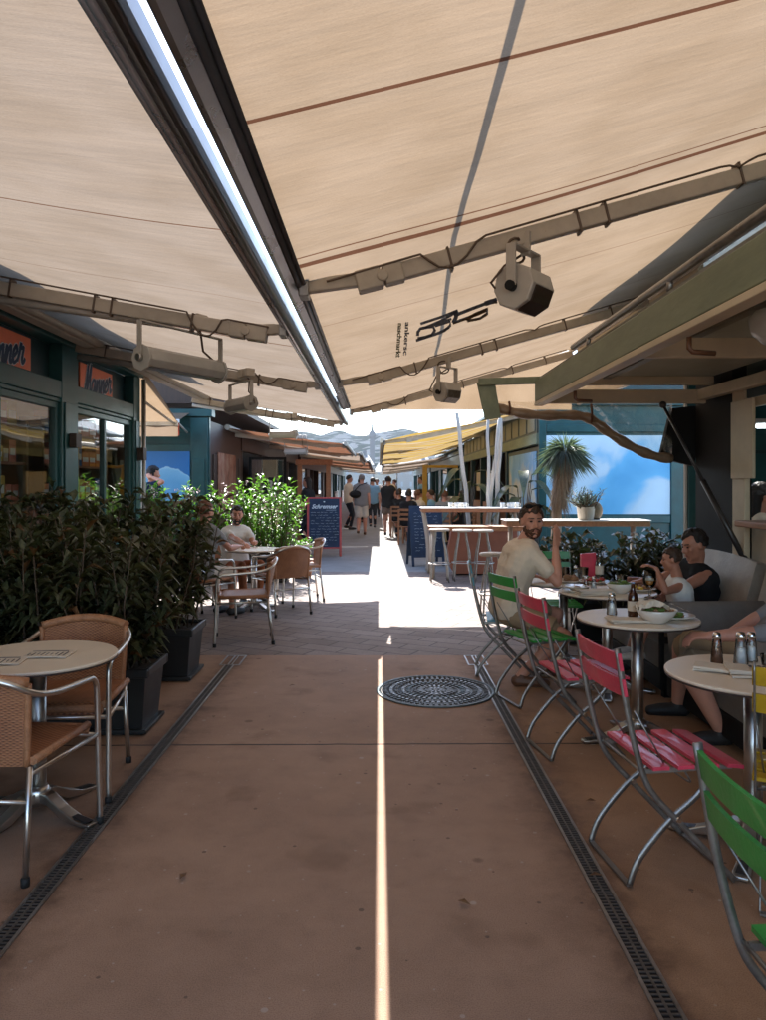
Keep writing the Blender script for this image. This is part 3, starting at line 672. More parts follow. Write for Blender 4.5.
# ------------------------------------------------------------------ left shop kiosk
LX = -3.1
GLYPHS = dict(
    M=([[(0, .12), (.06, .0), (.14, .1), (.24, .6), (.30, 1.0), (.33, .55), (.38, .12), (.50, .6), (.62, 1.04), (.63, .55), (.66, .1), (.72, .02), (.80, .12)]], .78),
    a=([[(.34, .44), (.20, .50), (.06, .34), (.06, .08), (.18, .0), (.32, .16), (.38, .46), (.36, .12), (.44, .0), (.52, .10)]], .48),
    n=([[(0, .08), (.06, .30), (.10, .46), (.11, .02), (.20, .34), (.32, .48), (.36, .34), (.36, .08), (.44, .0), (.52, .10)]], .48),
    e=([[(0, .14), (.16, .22), (.28, .36), (.20, .50), (.08, .38), (.06, .12), (.18, .0), (.38, .12)]], .38),
    r=([[(0, .08), (.06, .30), (.12, .56), (.20, .44), (.32, .46), (.28, .16), (.36, .0), (.48, .12)]], .44))
def script_word(at, length, height, wid, word='Manner', slant=.22):
    tot = sum(GLYPHS[c][1] for c in word); k = length/tot; x = -length/2; mb = MB()
    for i, c in enumerate(word):
        for st in GLYPHS[c][0]:
            pts = bez_([V((x + p[0]*k + p[1]*height*slant, 0, (p[1]-.42)*height)) for p in st], 4)
            for q in range(len(pts)-1):
                # thick and thin strokes as from a broad pen
                a, b = pts[q], pts[q+1]; d = (b-a); w = wid*(.62 + .55*abs(d.z)/max(1e-5, d.length)); n = V((-d.z, 0, d.x)).normalized()*w/2; e = d.normalized()*w*.3 if d.length > 0 else d
                f = [a-e-n, b+e-n, b+e+n, a-e+n]; mb.add([at(p.x, p.z) + V((.0004*((i*31+q) % 7), 0, 0)) for p in f], [(0, 1, 2, 3)])
        x += GLYPHS[c][1]*k
    return mb
def bez_(pts, n):
    out = []
    for i in range(len(pts)-1):
        a = pts[max(i-1, 0)]; b = pts[i]; c = pts[i+1]; d = pts[min(i+2, len(pts)-1)]
        for k in range(n):
            t = k/n; out.append(.5*((2*b) + (c-a)*t + (2*a-5*b+4*c-d)*t*t + (3*b-a-3*c+d)*t**3))
    out.append(pts[-1]); return out
def left_kiosk():
    t = thing('kiosk', 'teal shop kiosk with glazed front and coral signs behind the hedge', 'kiosk', (LX, 0, 0))
    y0, y1 = -4., 9.9
    b = MB(); b.box((-.06, y0, 0), (0, y1, .82)); b.build('plinth', M['teal'], t, bevel=.01)
    for ya, yb in ((y0, y0+.25), (1.2, 1.6), (4.4, 4.8), (7.46, 7.86), (9.66, 9.9)):
        p = MB(); p.box((-.10, ya, .823), (.03, yb, 2.86))
        p.box((.033, ya+.05, .9), (.045, yb-.05, 2.3)); p.build('pillar', M['teal'], t, bevel=.008)
    f = MB(); f.box((-.09, y0, 2.33), (.024, y1-.005, 2.50)); f.box((-.09, y0, 2.29), (.012, y1-.005, 2.327)); f.build('lower_fascia', M['teal'], t, bevel=.008)
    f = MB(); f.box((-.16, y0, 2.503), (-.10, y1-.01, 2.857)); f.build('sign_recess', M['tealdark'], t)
    f = MB(); f.box((-.12, y0, 2.863), (.07, y1+.03, 2.96)); f.box((-.12, y0, 2.963), (.11, y1+.05, 3.02)); f.build('cornice', M['teal'], t, bevel=.01)
    r = MB(); r.prism([V((.78, y0-.2, 3.16)), (.78, y0-.2, 3.24), (-1.0, y0-.2, 3.62), (-2.6, y0-.2, 3.24), (-2.6, y0-.2, 3.1), (-1., y0-.2, 3.4), ], (0, y1-y0+.6, 0)); r.build('roof', M['tealdark'], t)
    # glazed bays
    for ya, yb, mull in ((1.6, 4.4, (3.0,)), (4.8, 7.46, (6.3,)), (7.86, 9.66, (8.74,))):
        w = MB()
        for a, c in ((ya+.002, ya+.06), (yb-.06, yb-.002)): w.box((-.07, a, .823), (-.005, c, 2.287))
        w.box((-.07, ya+.06, .823), (-.005, yb-.06, .89)); w.box((-.07, ya+.06, 2.23), (-.005, yb-.06, 2.287))
        for k in mull: w.box((-.065, k-.03, .893), (-.008, k+.03, 2.227))
        fr = w.build('window', M['teal'], t, bevel=.004)
        e = [ya+.06] + list(mull) + [yb-.06]
        g = MB()
        for a, c in zip(e, e[1:]): g.add([(-.04, a, .88), (-.04, c, .88), (-.04, c, 2.24), (-.04, a, 2.24)], [(0,1,2,3)])
        g.build('pane', M['glass'], fr)
    e = MB(); e.box((-2.4, y1-.06, 0), (-.11, y1-.005, 2.86)); e.box((-2.4, y0, 0), (-2.34, y1-.07, 3.05)); e.box((-2.34, y0, 2.86), (-.17, y1-.07, 2.90)); e.box((-2.34, y0, .004), (-.065, y1-.07, .03)); e.build('wall', M['cream'], t)
    # lettered boards
    for ya, yb, za, zb in ((5.86, 7.02, 2.455, 2.825), (8.18, 9.16, 2.475, 2.80)):
        s = MB(); s.box((-.095, ya, za), (-.075, yb, zb)); sg = s.build('sign_panel', M['orange_sign'], t, bevel=.003)
        zc = (za+zb)/2+.01; yc = (ya+yb)/2
        for nm_, wid, xo, mm in (('lettering_outline', .052, -.0725, 'signwhite'), ('lettering', .036, -.0695, 'signblue')):
            tm = script_word(lambda a, c: V((xo, yc + a, zc + c + a*.13)), .86, .30, wid); tm.build(nm_, M[mm], sg)
    d = MB(); d.box((.048, 7.58, 1.86), (.12, 7.72, 2.0)); d.build('wall_box', M['wooddark'], t, bevel=.006)
    d = MB(); d.box((.048, 9.72, 1.80), (.13, 9.86, 1.96)); d.build('wall_box', M['wooddark'], t, bevel=.006)
    g = MB(); g.tube([(.06, 9.95, .0), (.06, 9.95, 2.85)], .03, 10); g.build('downpipe', M['steel'], t)
    return t
left_kiosk()
# goods shelves behind the glass
def shelf(label, ya, yb, x):
    t = thing('display_shelf', label, 'shelf', (x, ya, 0))
    b = MB(); w = yb-ya
    for z in (.55, .95, 1.32, 1.68, 2.02): b.box((-.17, 0, z), (.17, w, z+.025))
    b.build('shelf_board', M['wood'], t)
    b = MB()
    for y in (0, w/2, w): b.box((-.18, y-.02, .03), (.172, y+.02, 2.1))
    b.build('upright', M['cream'], t); b = MB(); b.box((-.2, -.02, .03), (-.182, w+.02, 2.1)); b.build('back_panel', M['cream'], t)
shelf('wooden shelf of packets behind the front shop window', 5.0, 7.4, -3.55)
shelf('wooden shelf of orange packets behind the shop door', 7.75, 9.55, -3.55)
rnd = random.Random(8)
packm = [mat('packet_' + n, c, .45, 0, .1, 20) for n, c in (('orange', (.6, .19, .06)), ('coral', (.62, .22, .15)), ('cream', (.6, .5, .35)), ('red', (.4, .05, .04)), ('yellow', (.6, .42, .08)), ('blue', (.06, .14, .3)))]
cn = ('orange', 'coral', 'cream', 'red', 'yellow', 'blue')
zl = {.95: 'second', 1.32: 'middle', 1.68: 'fourth', 2.02: 'top'}
for ya, yb, x, nm, pool in ((5.05, 7.35, -3.55, 'front shop window', (1, 2, 3, 1, 4)), (7.8, 9.5, -3.55, 'shop door', (0, 0, 1, 4, 5))):
    for z, rn in zl.items():
        y = ya
        while y < yb-.12:
            w = rnd.uniform(.10, .24); h = rnd.uniform(.12, .25); k = rnd.choice(pool)
            if abs(y + w/2 - (ya+yb)/2) < .16: y += .06
            b = MB(); b.box((-.1, 0, 0), (.12, w-.012, h)); b.box((.121, .02, h*.3), (.123, w-.032, h*.62), 1)
            o = b.build('packet', [packm[k], M['signwhite']], loc=(x, y, z+.026))
            tag(o, f'{cn[k]} packet on the {rn} shelf behind the {nm}', 'packet', f'{cn[k]} packets on the {rn} shelf behind the {nm}')
            y += w

# ------------------------------------------------------------------ left stalls farther on
def far_stall(label, x, side, y0, y1, zt, wallm, trim, bays, loc_label=None, open_front=True, depth=2.6):
    """a stall with its open front along the lane. side: -1 left of the lane, 1 right"""
    t = thing('market_stall', label, 'stall', (x, y0, 0)); s = side; w = y1-y0
    n = bays; p_ = w/n
    for i in range(n+1):
        p = MB(); yy = min(max(i*p_-.06, 0), w-.12); p.box(sorted_box((0, yy, 0), (s*.12, yy+.12, zt))[0], sorted_box((0, yy, 0), (s*.12, yy+.12, zt))[1]); p.build('post', M[trim], t, bevel=.006)
    def bx(a, b, nm, m, bev=0.): q = MB(); q.box(*sorted_box(a, b)); return q.build(nm, M[m], t, bevel=bev)
    bx((-s*.03, 0, zt-.42), (s*.1, w, zt-.02), 'fascia', trim, .006)
    bx((-s*.06, -.02, zt), (s*depth, w+.02, zt+.14), 'cornice', trim, .01)
    bx((s*(depth-.06), 0, 0), (s*depth, w, zt-.002), 'back_wall', wallm)
    for yy in (.003, w-.063): bx((s*.123, yy, 0), (s*(depth-.062), yy+.06, zt-.003), 'side_wall', wallm)
    r = MB(); r.prism([V((-s*.25, -.1, zt+.145)), V((-s*.25, -.1, zt+.2)), V((s*depth/2, -.1, zt+.75)), V((s*(depth+.2), -.1, zt+.2)), V((s*(depth+.2), -.1, zt+.145))], (0, w+.2, 0)); r.build('roof', M['tealdark'], t)
    for i in range(n):
        a, b = i*p_+.065, (i+1)*p_-.065
        if (i+len(label)) % 3 == 2:
            bx((s*.03, a, 0), (s*.08, b, 1.0), 'parapet', wallm); q = MB(); q.add([(s*.05, a, 1.0), (s*.05, b, 1.0), (s*.05, b, zt-.43), (s*.05, a, zt-.43)], [(0,1,2,3)]); q.build('pane', M['glass'], t)
        elif (i+len(label)) % 3 == 1:
            bx((-s*.05, a+.02, 0), (s*.45, b-.02, .92), 'counter', 'wood', .01); bx((-s*.09, a, .925), (s*.5, b, .97), 'counter_top', 'woodgrey', .006)
        else:
            bx((s*.02, a, 0), (s*.07, a+(b-a)*.48, zt-.44), 'shutter', wallm, .005)
    return t
def sorted_box(a, b): return tuple(min(p, q) for p, q in zip(a, b)), tuple(max(p, q) for p, q in zip(a, b))
M['patina'] = mat('rusty_poster_wood', (.30, .12, .065), .7, 0, .6, 3.5, .1, 30, col2=(.42, .27, .17))
def left_far():
    t = thing('kiosk', 'teal kiosk end wall with a blue poster beyond the hedge', 'kiosk', (-3.08, 14., 0))
    b = MB(); b.box((-2.6, 0, 0), (0, .08, 2.72)); b.build('end_wall', M['teal'], t)
    for xa, xb in ((-.34, -.02), (-1.52, -1.30), (-2.55, -2.35)):
        p = MB(); p.box((xa, -.06, 0), (xb, -.003, 2.7)); p.box((xa+.05, -.085, .1), (xb-.05, -.063, 1.95)); p.build('pillar', M['teal'], t, bevel=.008)
    p = MB(); p.box((-2.6, -.05, 2.06), (-.34, -.003, 2.22)); p.box((-2.6, -.09, 2.72), (.06, .2, 2.86)); p.box((-2.6, -.03, 2.45), (-.34, -.003, 2.52)); p.build('moulding', M['teal'], t, bevel=.008)
    r = MB(); r.prism([V((.3, -.15, 2.95)), V((.3, -.15, 3.05)), V((-1.3, -.15, 3.7)), V((-2.9, -.15, 3.05)), V((-2.9, -.15, 2.95))], (0, 15.2, 0)); r.build('roof', M['wooddark'], t)
    f = MB(); f.box((-.1, .083, 0), (0, 3.2, 2.65)); f.build('front_panel', M['wooddark'], t)
    k = MB()
    for y in [.25 + .36*i for i in range(8)]: k.box((.003, y, .05), (.03, y+.27, 2.05))
    k.build('shutter', M['wooddark'], t, bevel=.005)
    q = MB(); q.box((.033, .55, .95), (.05, 2.3, 2.1)); q.build('worn_poster', M['patina'], t)
    f = MB(); f.box((-.12, 3.2, 2.25), (.02, 15, 2.66)); f.build('fascia', M['wooddark'], t)
    for y in (3.25, 6.2, 9.1, 12, 14.8):
        p = MB(); p.box((-.12, y, 0), (0, y+.14, 2.245)); p.build('post', M['wooddark'], t, bevel=.006)
    b = MB(); b.box((-2.6, 3.2, 0), (-2.55, 15, 2.6)); b.box((-2.6, 15.01, 0), (0, 15.07, 2.6)); b.build('back_wall', M['wooddark'], t)
    c = MB(); c.box((-.5, 3.6, 0), (.02, 5.9, .95)); c.box((-.5, 9.4, 0), (.02, 11.8, .95)); c.build('counter', M['wood'], t, bevel=.01)
left_far()
def poster():
    m, t, out = nt('blue_hill_poster'); tc = N(t, 'ShaderNodeTexCoord'); sx = N(t, 'ShaderNodeSeparateXYZ'); L(t, tc, 'Object', sx, 'Vector')
    n = N(t, 'ShaderNodeTexNoise', i_Scale=7., i_Detail=5.); L(t, tc, 'Object', n, 'Vector')
    # a pale hill against a flat blue sky
    sq = N(t, 'ShaderNodeMath', operation='MULTIPLY'); L(t, sx, 'X', sq, 0); L(t, sx, 'X', sq, 1)
    a = N(t, 'ShaderNodeMath', operation='MULTIPLY_ADD'); a.inputs[1].default_value = 1.1; L(t, sq, 0, a, 0); L(t, sx, 'Z', a, 2)
    b = N(t, 'ShaderNodeMath', operation='MULTIPLY_ADD'); b.inputs[1].default_value = .12; L(t, n, 'Fac', b, 0); L(t, a, 0, b, 2)
    r = ramp(t, [(.0, (.10, .34, .60)), (.20, (.17, .44, .68)), (.235, (.30, .55, .74)), (.25, (.008, .15, .42)), (1, (.006, .13, .40))]); L(t, b, 0, r, 'Fac')
    p = N(t, 'ShaderNodeBsdfPrincipled', i_Roughness=.4); L(t, r, 'Color', p, 'Base Color'); L(t, p, 0, out, 0); return m
b = MB(); b.box((-.40, -.012, -.42), (.40, 0, .47)); po = b.build('poster', poster(), loc=(-3.82, 13.93, 1.62)); tag(po, 'blue poster with a pale hill behind the phoning man', 'poster')

# wind screen with a round emblem, wooden doorway
t = thing('wind_screen', 'black framed glass wind screen with a round numbered emblem', 'screen', (-2.55, 17.2, 0))
b = MB()
for x in (-.35, .42): b.box((x, -.03, 0), (x+.06, .03, 2.1))
b.box((-.29, -.03, 2.04), (.42, .03, 2.1)); b.box((-.29, -.03, .0), (.42, .03, .5)); b.build('frame', M['black'], t, bevel=.004)
g = MB(); g.add([(-.29, 0, .5), (.42, 0, .5), (.42, 0, 2.04), (-.29, 0, 2.04)], [(0,1,2,3)]); g.build('pane', M['glass'], t)
e = MB(); e.tube([(.12, -.012, 1.46), (.12, -.004, 1.46)], .19, 28); e.build('emblem_disc', M['black'], t)
text_mb('3', .3, (.12, -.016, 1.46), (1, 0, 0), (0, 0, 1), .006, 0, .01).build('numeral', M['lampgrey'], t)
t = thing('doorway', 'brown wooden doorway behind the red framed menu board', 'doorway', (-1.75, 20.5, 0))
for x in (-.42, .34):
    b = MB(); b.box((x, -.06, 0), (x+.12, .06, 2.0)); b.build('post', M['wood'], t, bevel=.01)
b = MB(); b.box((-.47, -.07, 2.003), (.51, .07, 2.15)); b.build('lintel', M['wood'], t, bevel=.01)
# small awning at the end of the shop kiosk, over the side aisle
def side_awning(label, x0, x1, y0, z0, y1, z1, m, vm, val):
    t = thing('awning', label, 'awning', (x1, y0, z0))
    c = MB(); c.grid(lambda u, v: V(((x0-x1)*u, (y1-y0)*v, (z1-z0)*v + .012*math.sin(9*u)*math.sin(PI*v))), 20, 8); c.build('cloth', M[m], t)
    v = MB(); v.grid(lambda a, b: V(((x0-x1)*a, (y1-y0)+.01*math.sin(a*40), (z1-z0)-.05-val*b)), 40, 2); v.build('valance', M[vm], t)
    f = MB(); f.bar((x0-x1, y1-y0, z1-z0-.02), (0, y1-y0, z1-z0-.02), .05, .06); f.build('front_bar', M['signwhite'], t, bevel=.006)
    a = MB(); a.tube([(-.04, 0, -.35), (-.04, y1-y0-.03, z1-z0-.03)], .018, 8); a.build('arm', M['armgrey'], t)
side_awning('small cream awning over the side aisle, at the end of the shop', -5.6, -3.0, 9.96, 2.92, 11.5, 2.42, 'cream_cloth', 'tan_cloth', .16)
side_awning('red fronted awning on the teal kiosk end wall', -5.4, -3.42, 13.9, 2.78, 13.2, 2.6, 'tan_cloth', 'red_cloth', .22)

LG = 'awnings receding along the left row'
awning('orange brown awning of the left row, nearest the pale one', -1, -.72, 2.30, -3.02, 2.62, 15.3, 21.1, [15.8, 20.7], ['orange_cloth'], bar_m='armgrey', elbow=.2, cables=False, group=LG)
awning('rust awning of the left row behind the orange brown one', -1, -.55, 2.34, -3.0, 2.66, 21.2, 28.9, [21.6, 28.4], ['tan_cloth'], bar_m='armgrey', elbow=.2, cables=False, group=LG, drop=.16)
awning('third far awning of the left row, above the walkers', -1, -.42, 2.36, -3.0, 2.7, 29, 45.9, [29.5, 36, 43.5], ['orange_cloth'], bar_m='armgrey', elbow=.2, cables=False, group=LG, drop=.16)
awning('last awning of the left row before the distant houses', -1, -.35, 2.4, -3.0, 2.7, 46, 66, [47, 56, 65], ['tan_cloth'], bar_m='armgrey', elbow=.2, cables=False, group=LG)
far_stall('dark wooden market stall in the left row behind the walkers', -3.0, -1, 29.2, 44, 2.55, 'wooddark', 'wooddark', 5)
far_stall('farthest market stall of the left row with teal posts', -3.0, -1, 45, 68, 2.6, 'teal', 'teal', 7)
heater('fourth heater bar under the orange brown awning of the left row', (-1.7, 15.75, 2.40), .42, math.radians(-8), HG)

# ------------------------------------------------------------------ right row beyond the side aisle
def mural_mat(name, sc, bluea, blueb, off, cloudc=(.52, .70, .86), lo=.50, hi=.58):
    m, t, out = nt(name); tc = N(t, 'ShaderNodeTexCoord'); mp = N(t, 'ShaderNodeMapping'); mp.inputs['Location'].default_value = off
    L(t, tc, 'Object', mp, 'Vector'); n = N(t, 'ShaderNodeTexNoise', i_Scale=sc, i_Detail=3., i_Roughness=.45); L(t, mp, 'Vector', n, 'Vector')
    n.inputs['Distortion'].default_value = .3
    r = ramp(t, [(lo-.12, bluea), (lo, blueb), (hi, cloudc), (hi+.14, mul(cloudc, 1.12))]); L(t, n, 'Fac', r, 'Fac')
    p = N(t, 'ShaderNodeBsdfPrincipled', i_Roughness=.45); L(t, r, 'Color', p, 'Base Color'); L(t, p, 0, out, 0); return m
M['mural'] = mural_mat('painted_clouds', .95, (.085, .385, .67), (.13, .47, .75), (2.3, 0, 5.1), (.52, .69, .80), .43, .52)
M['mural_side'] = mural_mat('painted_clouds_faded', 1.3, (.14, .34, .55), (.22, .44, .64), (6, 1, 2), (.62, .58, .48), .46, .56)
def right_far():
    t = thing('kiosk', 'dark green kiosk with cloud painted walls across the side aisle', 'kiosk', (2.98, 14.3, 0))
    b = MB(); b.box((0, 0, 0), (4.2, .1, 2.95)); b.build('end_wall', M['teal'], t)
    b = MB(); b.box((.12, -.03, .94), (2.42, -.002, 2.40)); b.build('mural_panel', M['mural'], t)
    b = MB(); b.box((-.02, -.06, 0), (.115, -.003, 2.93)); b.build('pillar', M['teal'], t, bevel=.01)
    b = MB(); b.box((2.425, -.06, 0), (2.62, -.003, 2.93)); b.box((3.6, -.06, 0), (3.8, -.003, 2.93)); b.build('pillar', M['teal'], t, bevel=.01)
    b = MB(); b.box((.12, -.05, 2.46), (2.42, -.003, 2.60)); b.box((.12, -.05, .78), (2.42, -.003, .92)); b.box((-.1, -.12, 2.95), (4.3, .15, 3.12)); b.build('moulding', M['teal'], t, bevel=.01)
    b = MB(); b.box((0, .103, 0), (.1, 3.5, 2.2)); b.build('front_wall', M['tealdark'], t)
    b = MB(); b.box((-.02, .25, .9), (-.002, 3.2, 2.12)); b.build('mural_panel', M['mural_side'], t)
    b = MB(); b.box((-.04, .103, 2.25), (.08, 12.5, 2.45)); b.build('fascia', M['green_flap'], t, bevel=.006)
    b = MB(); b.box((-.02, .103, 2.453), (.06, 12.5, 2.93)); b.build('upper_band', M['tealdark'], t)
    w = MB()
    for k in range(14): w.box((-.035, .3+.86*k, 2.5), (-.022, .96+.86*k, 2.86))
    w.build('clerestory_panes', M['panelgrey'], t)
    for y in (3.5, 5.6, 8.0, 10.3, 12.4):
        p = MB(); p.box((-.03, y, 0), (.11, y+.15, 2.245)); p.build('post', M['tealdark'], t, bevel=.006)
    b = MB(); b.box((2.2, 3.2, 0), (2.26, 12.5, 2.9)); b.box((.12, 12.45, 0), (2.2, 12.5, 2.9)); b.build('back_wall', M['wooddark'], t)
    for y, z0, z1, w_ in ((5.85, 1.25, 1.85, 1.2), (8.3, 1.3, 1.85, .9)):
        q = MB(); q.box((.0, y, z0), (.04, y+w_, z1)); q.build('menu_panel', M['cream'], t, bevel=.004)
    for y0, y1 in ((5.8, 7.8), (8.3, 10.2)):
        q = MB(); q.box((.0, y0, 0), (.6, y1, 1.0)); q.build('counter', M['wood'], t, bevel=.008)
    r = MB(); r.prism([V((-.35, -.15, 3.13)), V((-.35, -.15, 3.2)), V((1.4, -.15, 3.9)), V((4.4, -.15, 3.2)), V((4.4, -.15, 3.13))], (0, 12.9, 0)); r.build('roof', M['tealdark'], t)
right_far()
RG = 'awnings receding along the right row'
awning('yellow and white striped awning of the right row', 1, .10, 2.34, 2.95, 2.98, 15.0, 33, [15.2, 21, 27, 32.6], ['striped_cloth'], bar_m='cream', elbow=.2, cables=False, group=RG, wr=3.2)
awning('far dark edged awning of the right row before the distant houses', 1, .22, 2.3, 2.9, 2.7, 33.1, 62, [35, 44, 53, 61], ['tan_cloth'], bar_m='bardark', elbow=.2, cables=False, group=RG)
far_stall('teal fronted market stall in the right row with yellow post beside', 3.0, 1, 27.2, 44, 2.6, 'teal', 'teal', 5)
far_stall('farthest market stall of the right row', 3.0, 1, 45, 66, 2.6, 'wooddark', 'teal', 6)
t = thing('sign_frame', 'yellow painted post and rail above the seated guests', 'frame', (1.36, 23.0, 0))
b = MB(); b.box((-.06, -.06, 0), (.08, .06, 2.07)); b.build('post', M['yellow'], t, bevel=.006)
b = MB(); b.box((.083, -.04, 1.98), (1.0, .04, 2.06)); b.build('rail', M['yellow'], t, bevel=.006)

# ------------------------------------------------------------------ near right kiosk
KX = 2.75
def right_kiosk():
    t = thing('kiosk', 'open fronted kiosk with black corner column and teal interior', 'kiosk', (KX, 0, 0))
    b = MB(); b.box((-.03, 5.92, 0), (.12, 6.62, 3.1)); b.build('corner_column', M['black'], t, bevel=.01)
    b = MB(); b.box((-.045, 5.70, 0), (.0, 5.90, 2.30)); b.build('post', M['cream'], t, bevel=.008)
    b = MB(); b.box((-.075, 5.52, 1.54), (-.048, 5.86, 2.12)); b.build('shutter_box', M['cream'], t, bevel=.006)
    b = MB(); b.box((-.03, -4, 2.06), (.0, 5.695, 2.13)); b.box((-.03, -4, 0), (.0, 5.695, .86)); b.build('window_frame', M['cream'], t, bevel=.006)
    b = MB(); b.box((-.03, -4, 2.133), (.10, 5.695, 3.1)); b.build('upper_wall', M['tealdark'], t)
    b = MB(); b.box((-.0, 6.64, 2.60), (.05, 10.7, 3.6)); b.build('gable_board', M['cream'], t)
    b = MB(); b.box((.65, 8.2, 0), (3.4, 8.26, 3.1)); b.build('end_wall', M['teal'], t)
    b = MB(); b.box((3.4, -4, 0), (3.46, 8.26, 3.1)); b.box((.11, -4.06, 0), (3.4, -4., 3.1)); b.build('back_wall', M['teal'], t)
    b = MB(); b.box((.12, -4, 3.06), (3.38, 8.19, 3.10)); b.build('ceiling', M['teal'], t)
    for k, z in enumerate((2.35, 1.95, 1.5, 1.0)):
        pass
    b = MB(); b.box((.66, 8.17, 1.0), (3.38, 8.197, 1.06)); b.box((.66, 8.17, 1.82), (3.38, 8.197, 1.86)); b.build('rail', M['tealdark'], t, bevel=.004)
    b = MB(); b.prism([V((-.78, -4.2, 3.56)), V((-.78, -4.2, 3.66)), V((1.6, -4.2, 4.3)), V((3.9, -4.2, 3.6)), V((3.9, -4.2, 3.5)), V((1.6, -4.2, 4.15)), V((.1, -4.2, 3.62))], (0, 12.7, 0)); b.build('roof', M['tealdark'], t)
    b = MB(); b.box((-.14, 3.4, 1.19), (.35, 5.66, 1.235)); b.build('serving_ledge', M['wood'], t, bevel=.008)
right_kiosk()
t = thing('tube_lamp', 'white fluorescent tube lamp lit inside the right kiosk', 'lamp', (3.30, 6.4, 1.98))
b = MB(); b.tube([(-.16, 0, 0), (.9, .0, 0)], .016, 10); b.build('tube', emit('lit_tube', (.85, .95, 1.), 3.), t)
b = MB(); b.box((-.2, -.03, .022), (.94, .03, .06)); b.build('housing', M['signwhite'], t)

M['polycarb'] = cloth('milky_panel', (.5, .5, .46), .6, wr=.1)
def flap():
    """the raised serving flap with its weathered green edge board"""
    X0, X1, Y0, Y1 = 1.3, 2.70, 1.6, 6.4
    t = thing('serving_flap', 'raised serving flap with weathered green edge board and cream ribs', 'flap', (X1, Y1, 2.2)); o = V((X1, Y1, 2.2))
    def bx(nm, a, b, m, bev=.006): q = MB(); q.box(tuple(V(a)-o), tuple(V(b)-o)); return q.build(nm, M[m], t, bevel=bev)
    bx('edge_board', (X0, Y0, 2.185), (X0+.035, Y1+.03, 2.355), 'green_flap')
    bx('edge_lip', (X0-.004, Y0, 2.15), (X0+.07, Y1+.03, 2.182), 'cream', .004)
    bx('end_rib', (X0+.038, Y1-.05, 2.165), (X1, Y1, 2.28), 'cream'); bx('end_rib', (X0+.038, Y1-.20, 2.30), (X1, Y1-.14, 2.37), 'cream')
    bx('hinge_rail', (X1-.08, Y0, 2.19), (X1-.003, Y1-.053, 2.275), 'cream')
    for y in (4.25, 2.7): bx('cross_rib', (X0+.038, y, 2.2), (X1-.083, y+.05, 2.31), 'cream')
    bx('panel', (X0+.038, Y0, 2.375), (X1, Y1+.02, 2.392), 'polycarb', 0)
    bx('panel_batten', (X0+.5, Y0, 2.345), (X0+.56, Y1-.21, 2.372), 'panelgrey', 0)
    for y in (3.35, 5.3):
        h = MB(); h.tube([V((X0+.05, y, 2.14))-o, V((X0+.05, y, 2.09))-o, V((X0+.065, y, 2.075))-o, V((X0+.17, y+.02, 2.072))-o], .012, 8); h.build('catch', M['leather'], t)
    r = MB(); r.tube([V((X0+.06, Y0, 2.46))-o, V((X0+.06, Y1-1, 2.46))-o], .02, 8)
    for y in (2.2, 3.6, 5.0): r.tube([V((X0+.06, y, 2.39))-o, V((X0+.06, y, 2.47))-o], .015, 8)
    r.build('rail', M['steel'], t)
    b = MB(); b.bar(V((.84, 6.5, 2.36))-o, V((1.36, 6.46, 2.372))-o, .05, .06); b.prism([V((.83, 6.52, 2.36))-o, V((.98, 6.5, 2.36))-o, V((1.03, 6.5, 2.06))-o, V((.90, 6.52, 2.04))-o], (0, .03, 0)); b.build('end_bracket', M['green_flap'], t, bevel=.004)
    st = MB(); a, c = V((2.33, 6.32, 2.15))-o, V((2.71, 5.72, .95))-o; mid = a.lerp(c, .52)
    st.tube([a, mid], .013, 10); st.tube([mid, c], .022, 10); st.ell(a, (.03,)*3); st.ell(c, (.03,)*3); st.build('gas_strut', M['bardark'], t)
flap()
t = thing('globe_lamp', 'white dome lamp hanging under the serving flap', 'lamp', (1.86, 3.55, 2.27))
b = MB(); b.lathe([(.0, -.13), (.08, -.12), (.13, -.07), (.145, 0), (.12, .03), (.0, .035)], n=24); b.build('shade', mat('milk_glass', (.62, .62, .58), .25, 0, .05), t)
b = MB(); b.tube([(0, 0, .035), (0, 0, .10)], .03, 10); b.build('mount', M['steel'], t)

def rain_curtain():
    """the clear rain curtain, half rolled up below the flap's end"""
    t = thing('rain_curtain', 'half rolled clear rain curtain sagging before the cloud mural', 'curtain', (1.0, 6.62, 2.1)); o = V((1.0, 6.62, 2.1))
    px = [(497, 408), (520, 414), (548, 416), (575, 415), (590, 418), (605, 430), (628, 445), (652, 456), (672, 459)]
    pts = [W(x, y, 6.62)-o for x, y in px]
    fine = []
    for a, b in zip(pts, pts[1:]):
        for k in range(4): fine.append(a.lerp(b, k/4))
    fine.append(pts[-1])
    for _ in range(3): fine = [fine[0]] + [(fine[i-1]+fine[i]*2+fine[i+1])/4 for i in range(1, len(fine)-1)] + [fine[-1]]
    r = MB(); r.tube(fine, [.042+.006*math.sin(i*1.7) for i in range(len(fine))], 12); r.build('roll', M['rolledfilm'], t)
    top = W(497, 402, 6.62).z - o.z
    f = MB(); n = len(fine)-1
    f.grid(lambda u, v: (lambda p: V((p.x, p.y+.012*math.sin(u*40+v*9), p.z + (top-p.z)*v)))(fine[min(n, int(round(u*n)))]), n, 6); f.build('film', M['clearfilm'], t)
    for i in (2, 16):
        s = MB(); s.tube([fine[i]+V((0, -.045, -.04)), fine[i]+V((.005, -.05, .02)), V((fine[i].x, -.03, top))], .01, 6); s.build('strap', M['leather'], t)
    e = MB(); e.prism([W(672, 408, 6.66)-o, W(706, 405, 6.66)-o, W(694, 466, 6.66)-o, W(660, 458, 6.66)-o], (0, .06, 0)); e.build('end_flap', M['black'], t)
rain_curtain()
t = thing('patio_post', 'slim pale teal post beside the black corner column', 'post', (2.93, 7.2, 0))
b = MB(); b.box((-.05, -.03, 0), (.05, .03, 2.55)); b.build('post', M['teal'], t, bevel=.008)
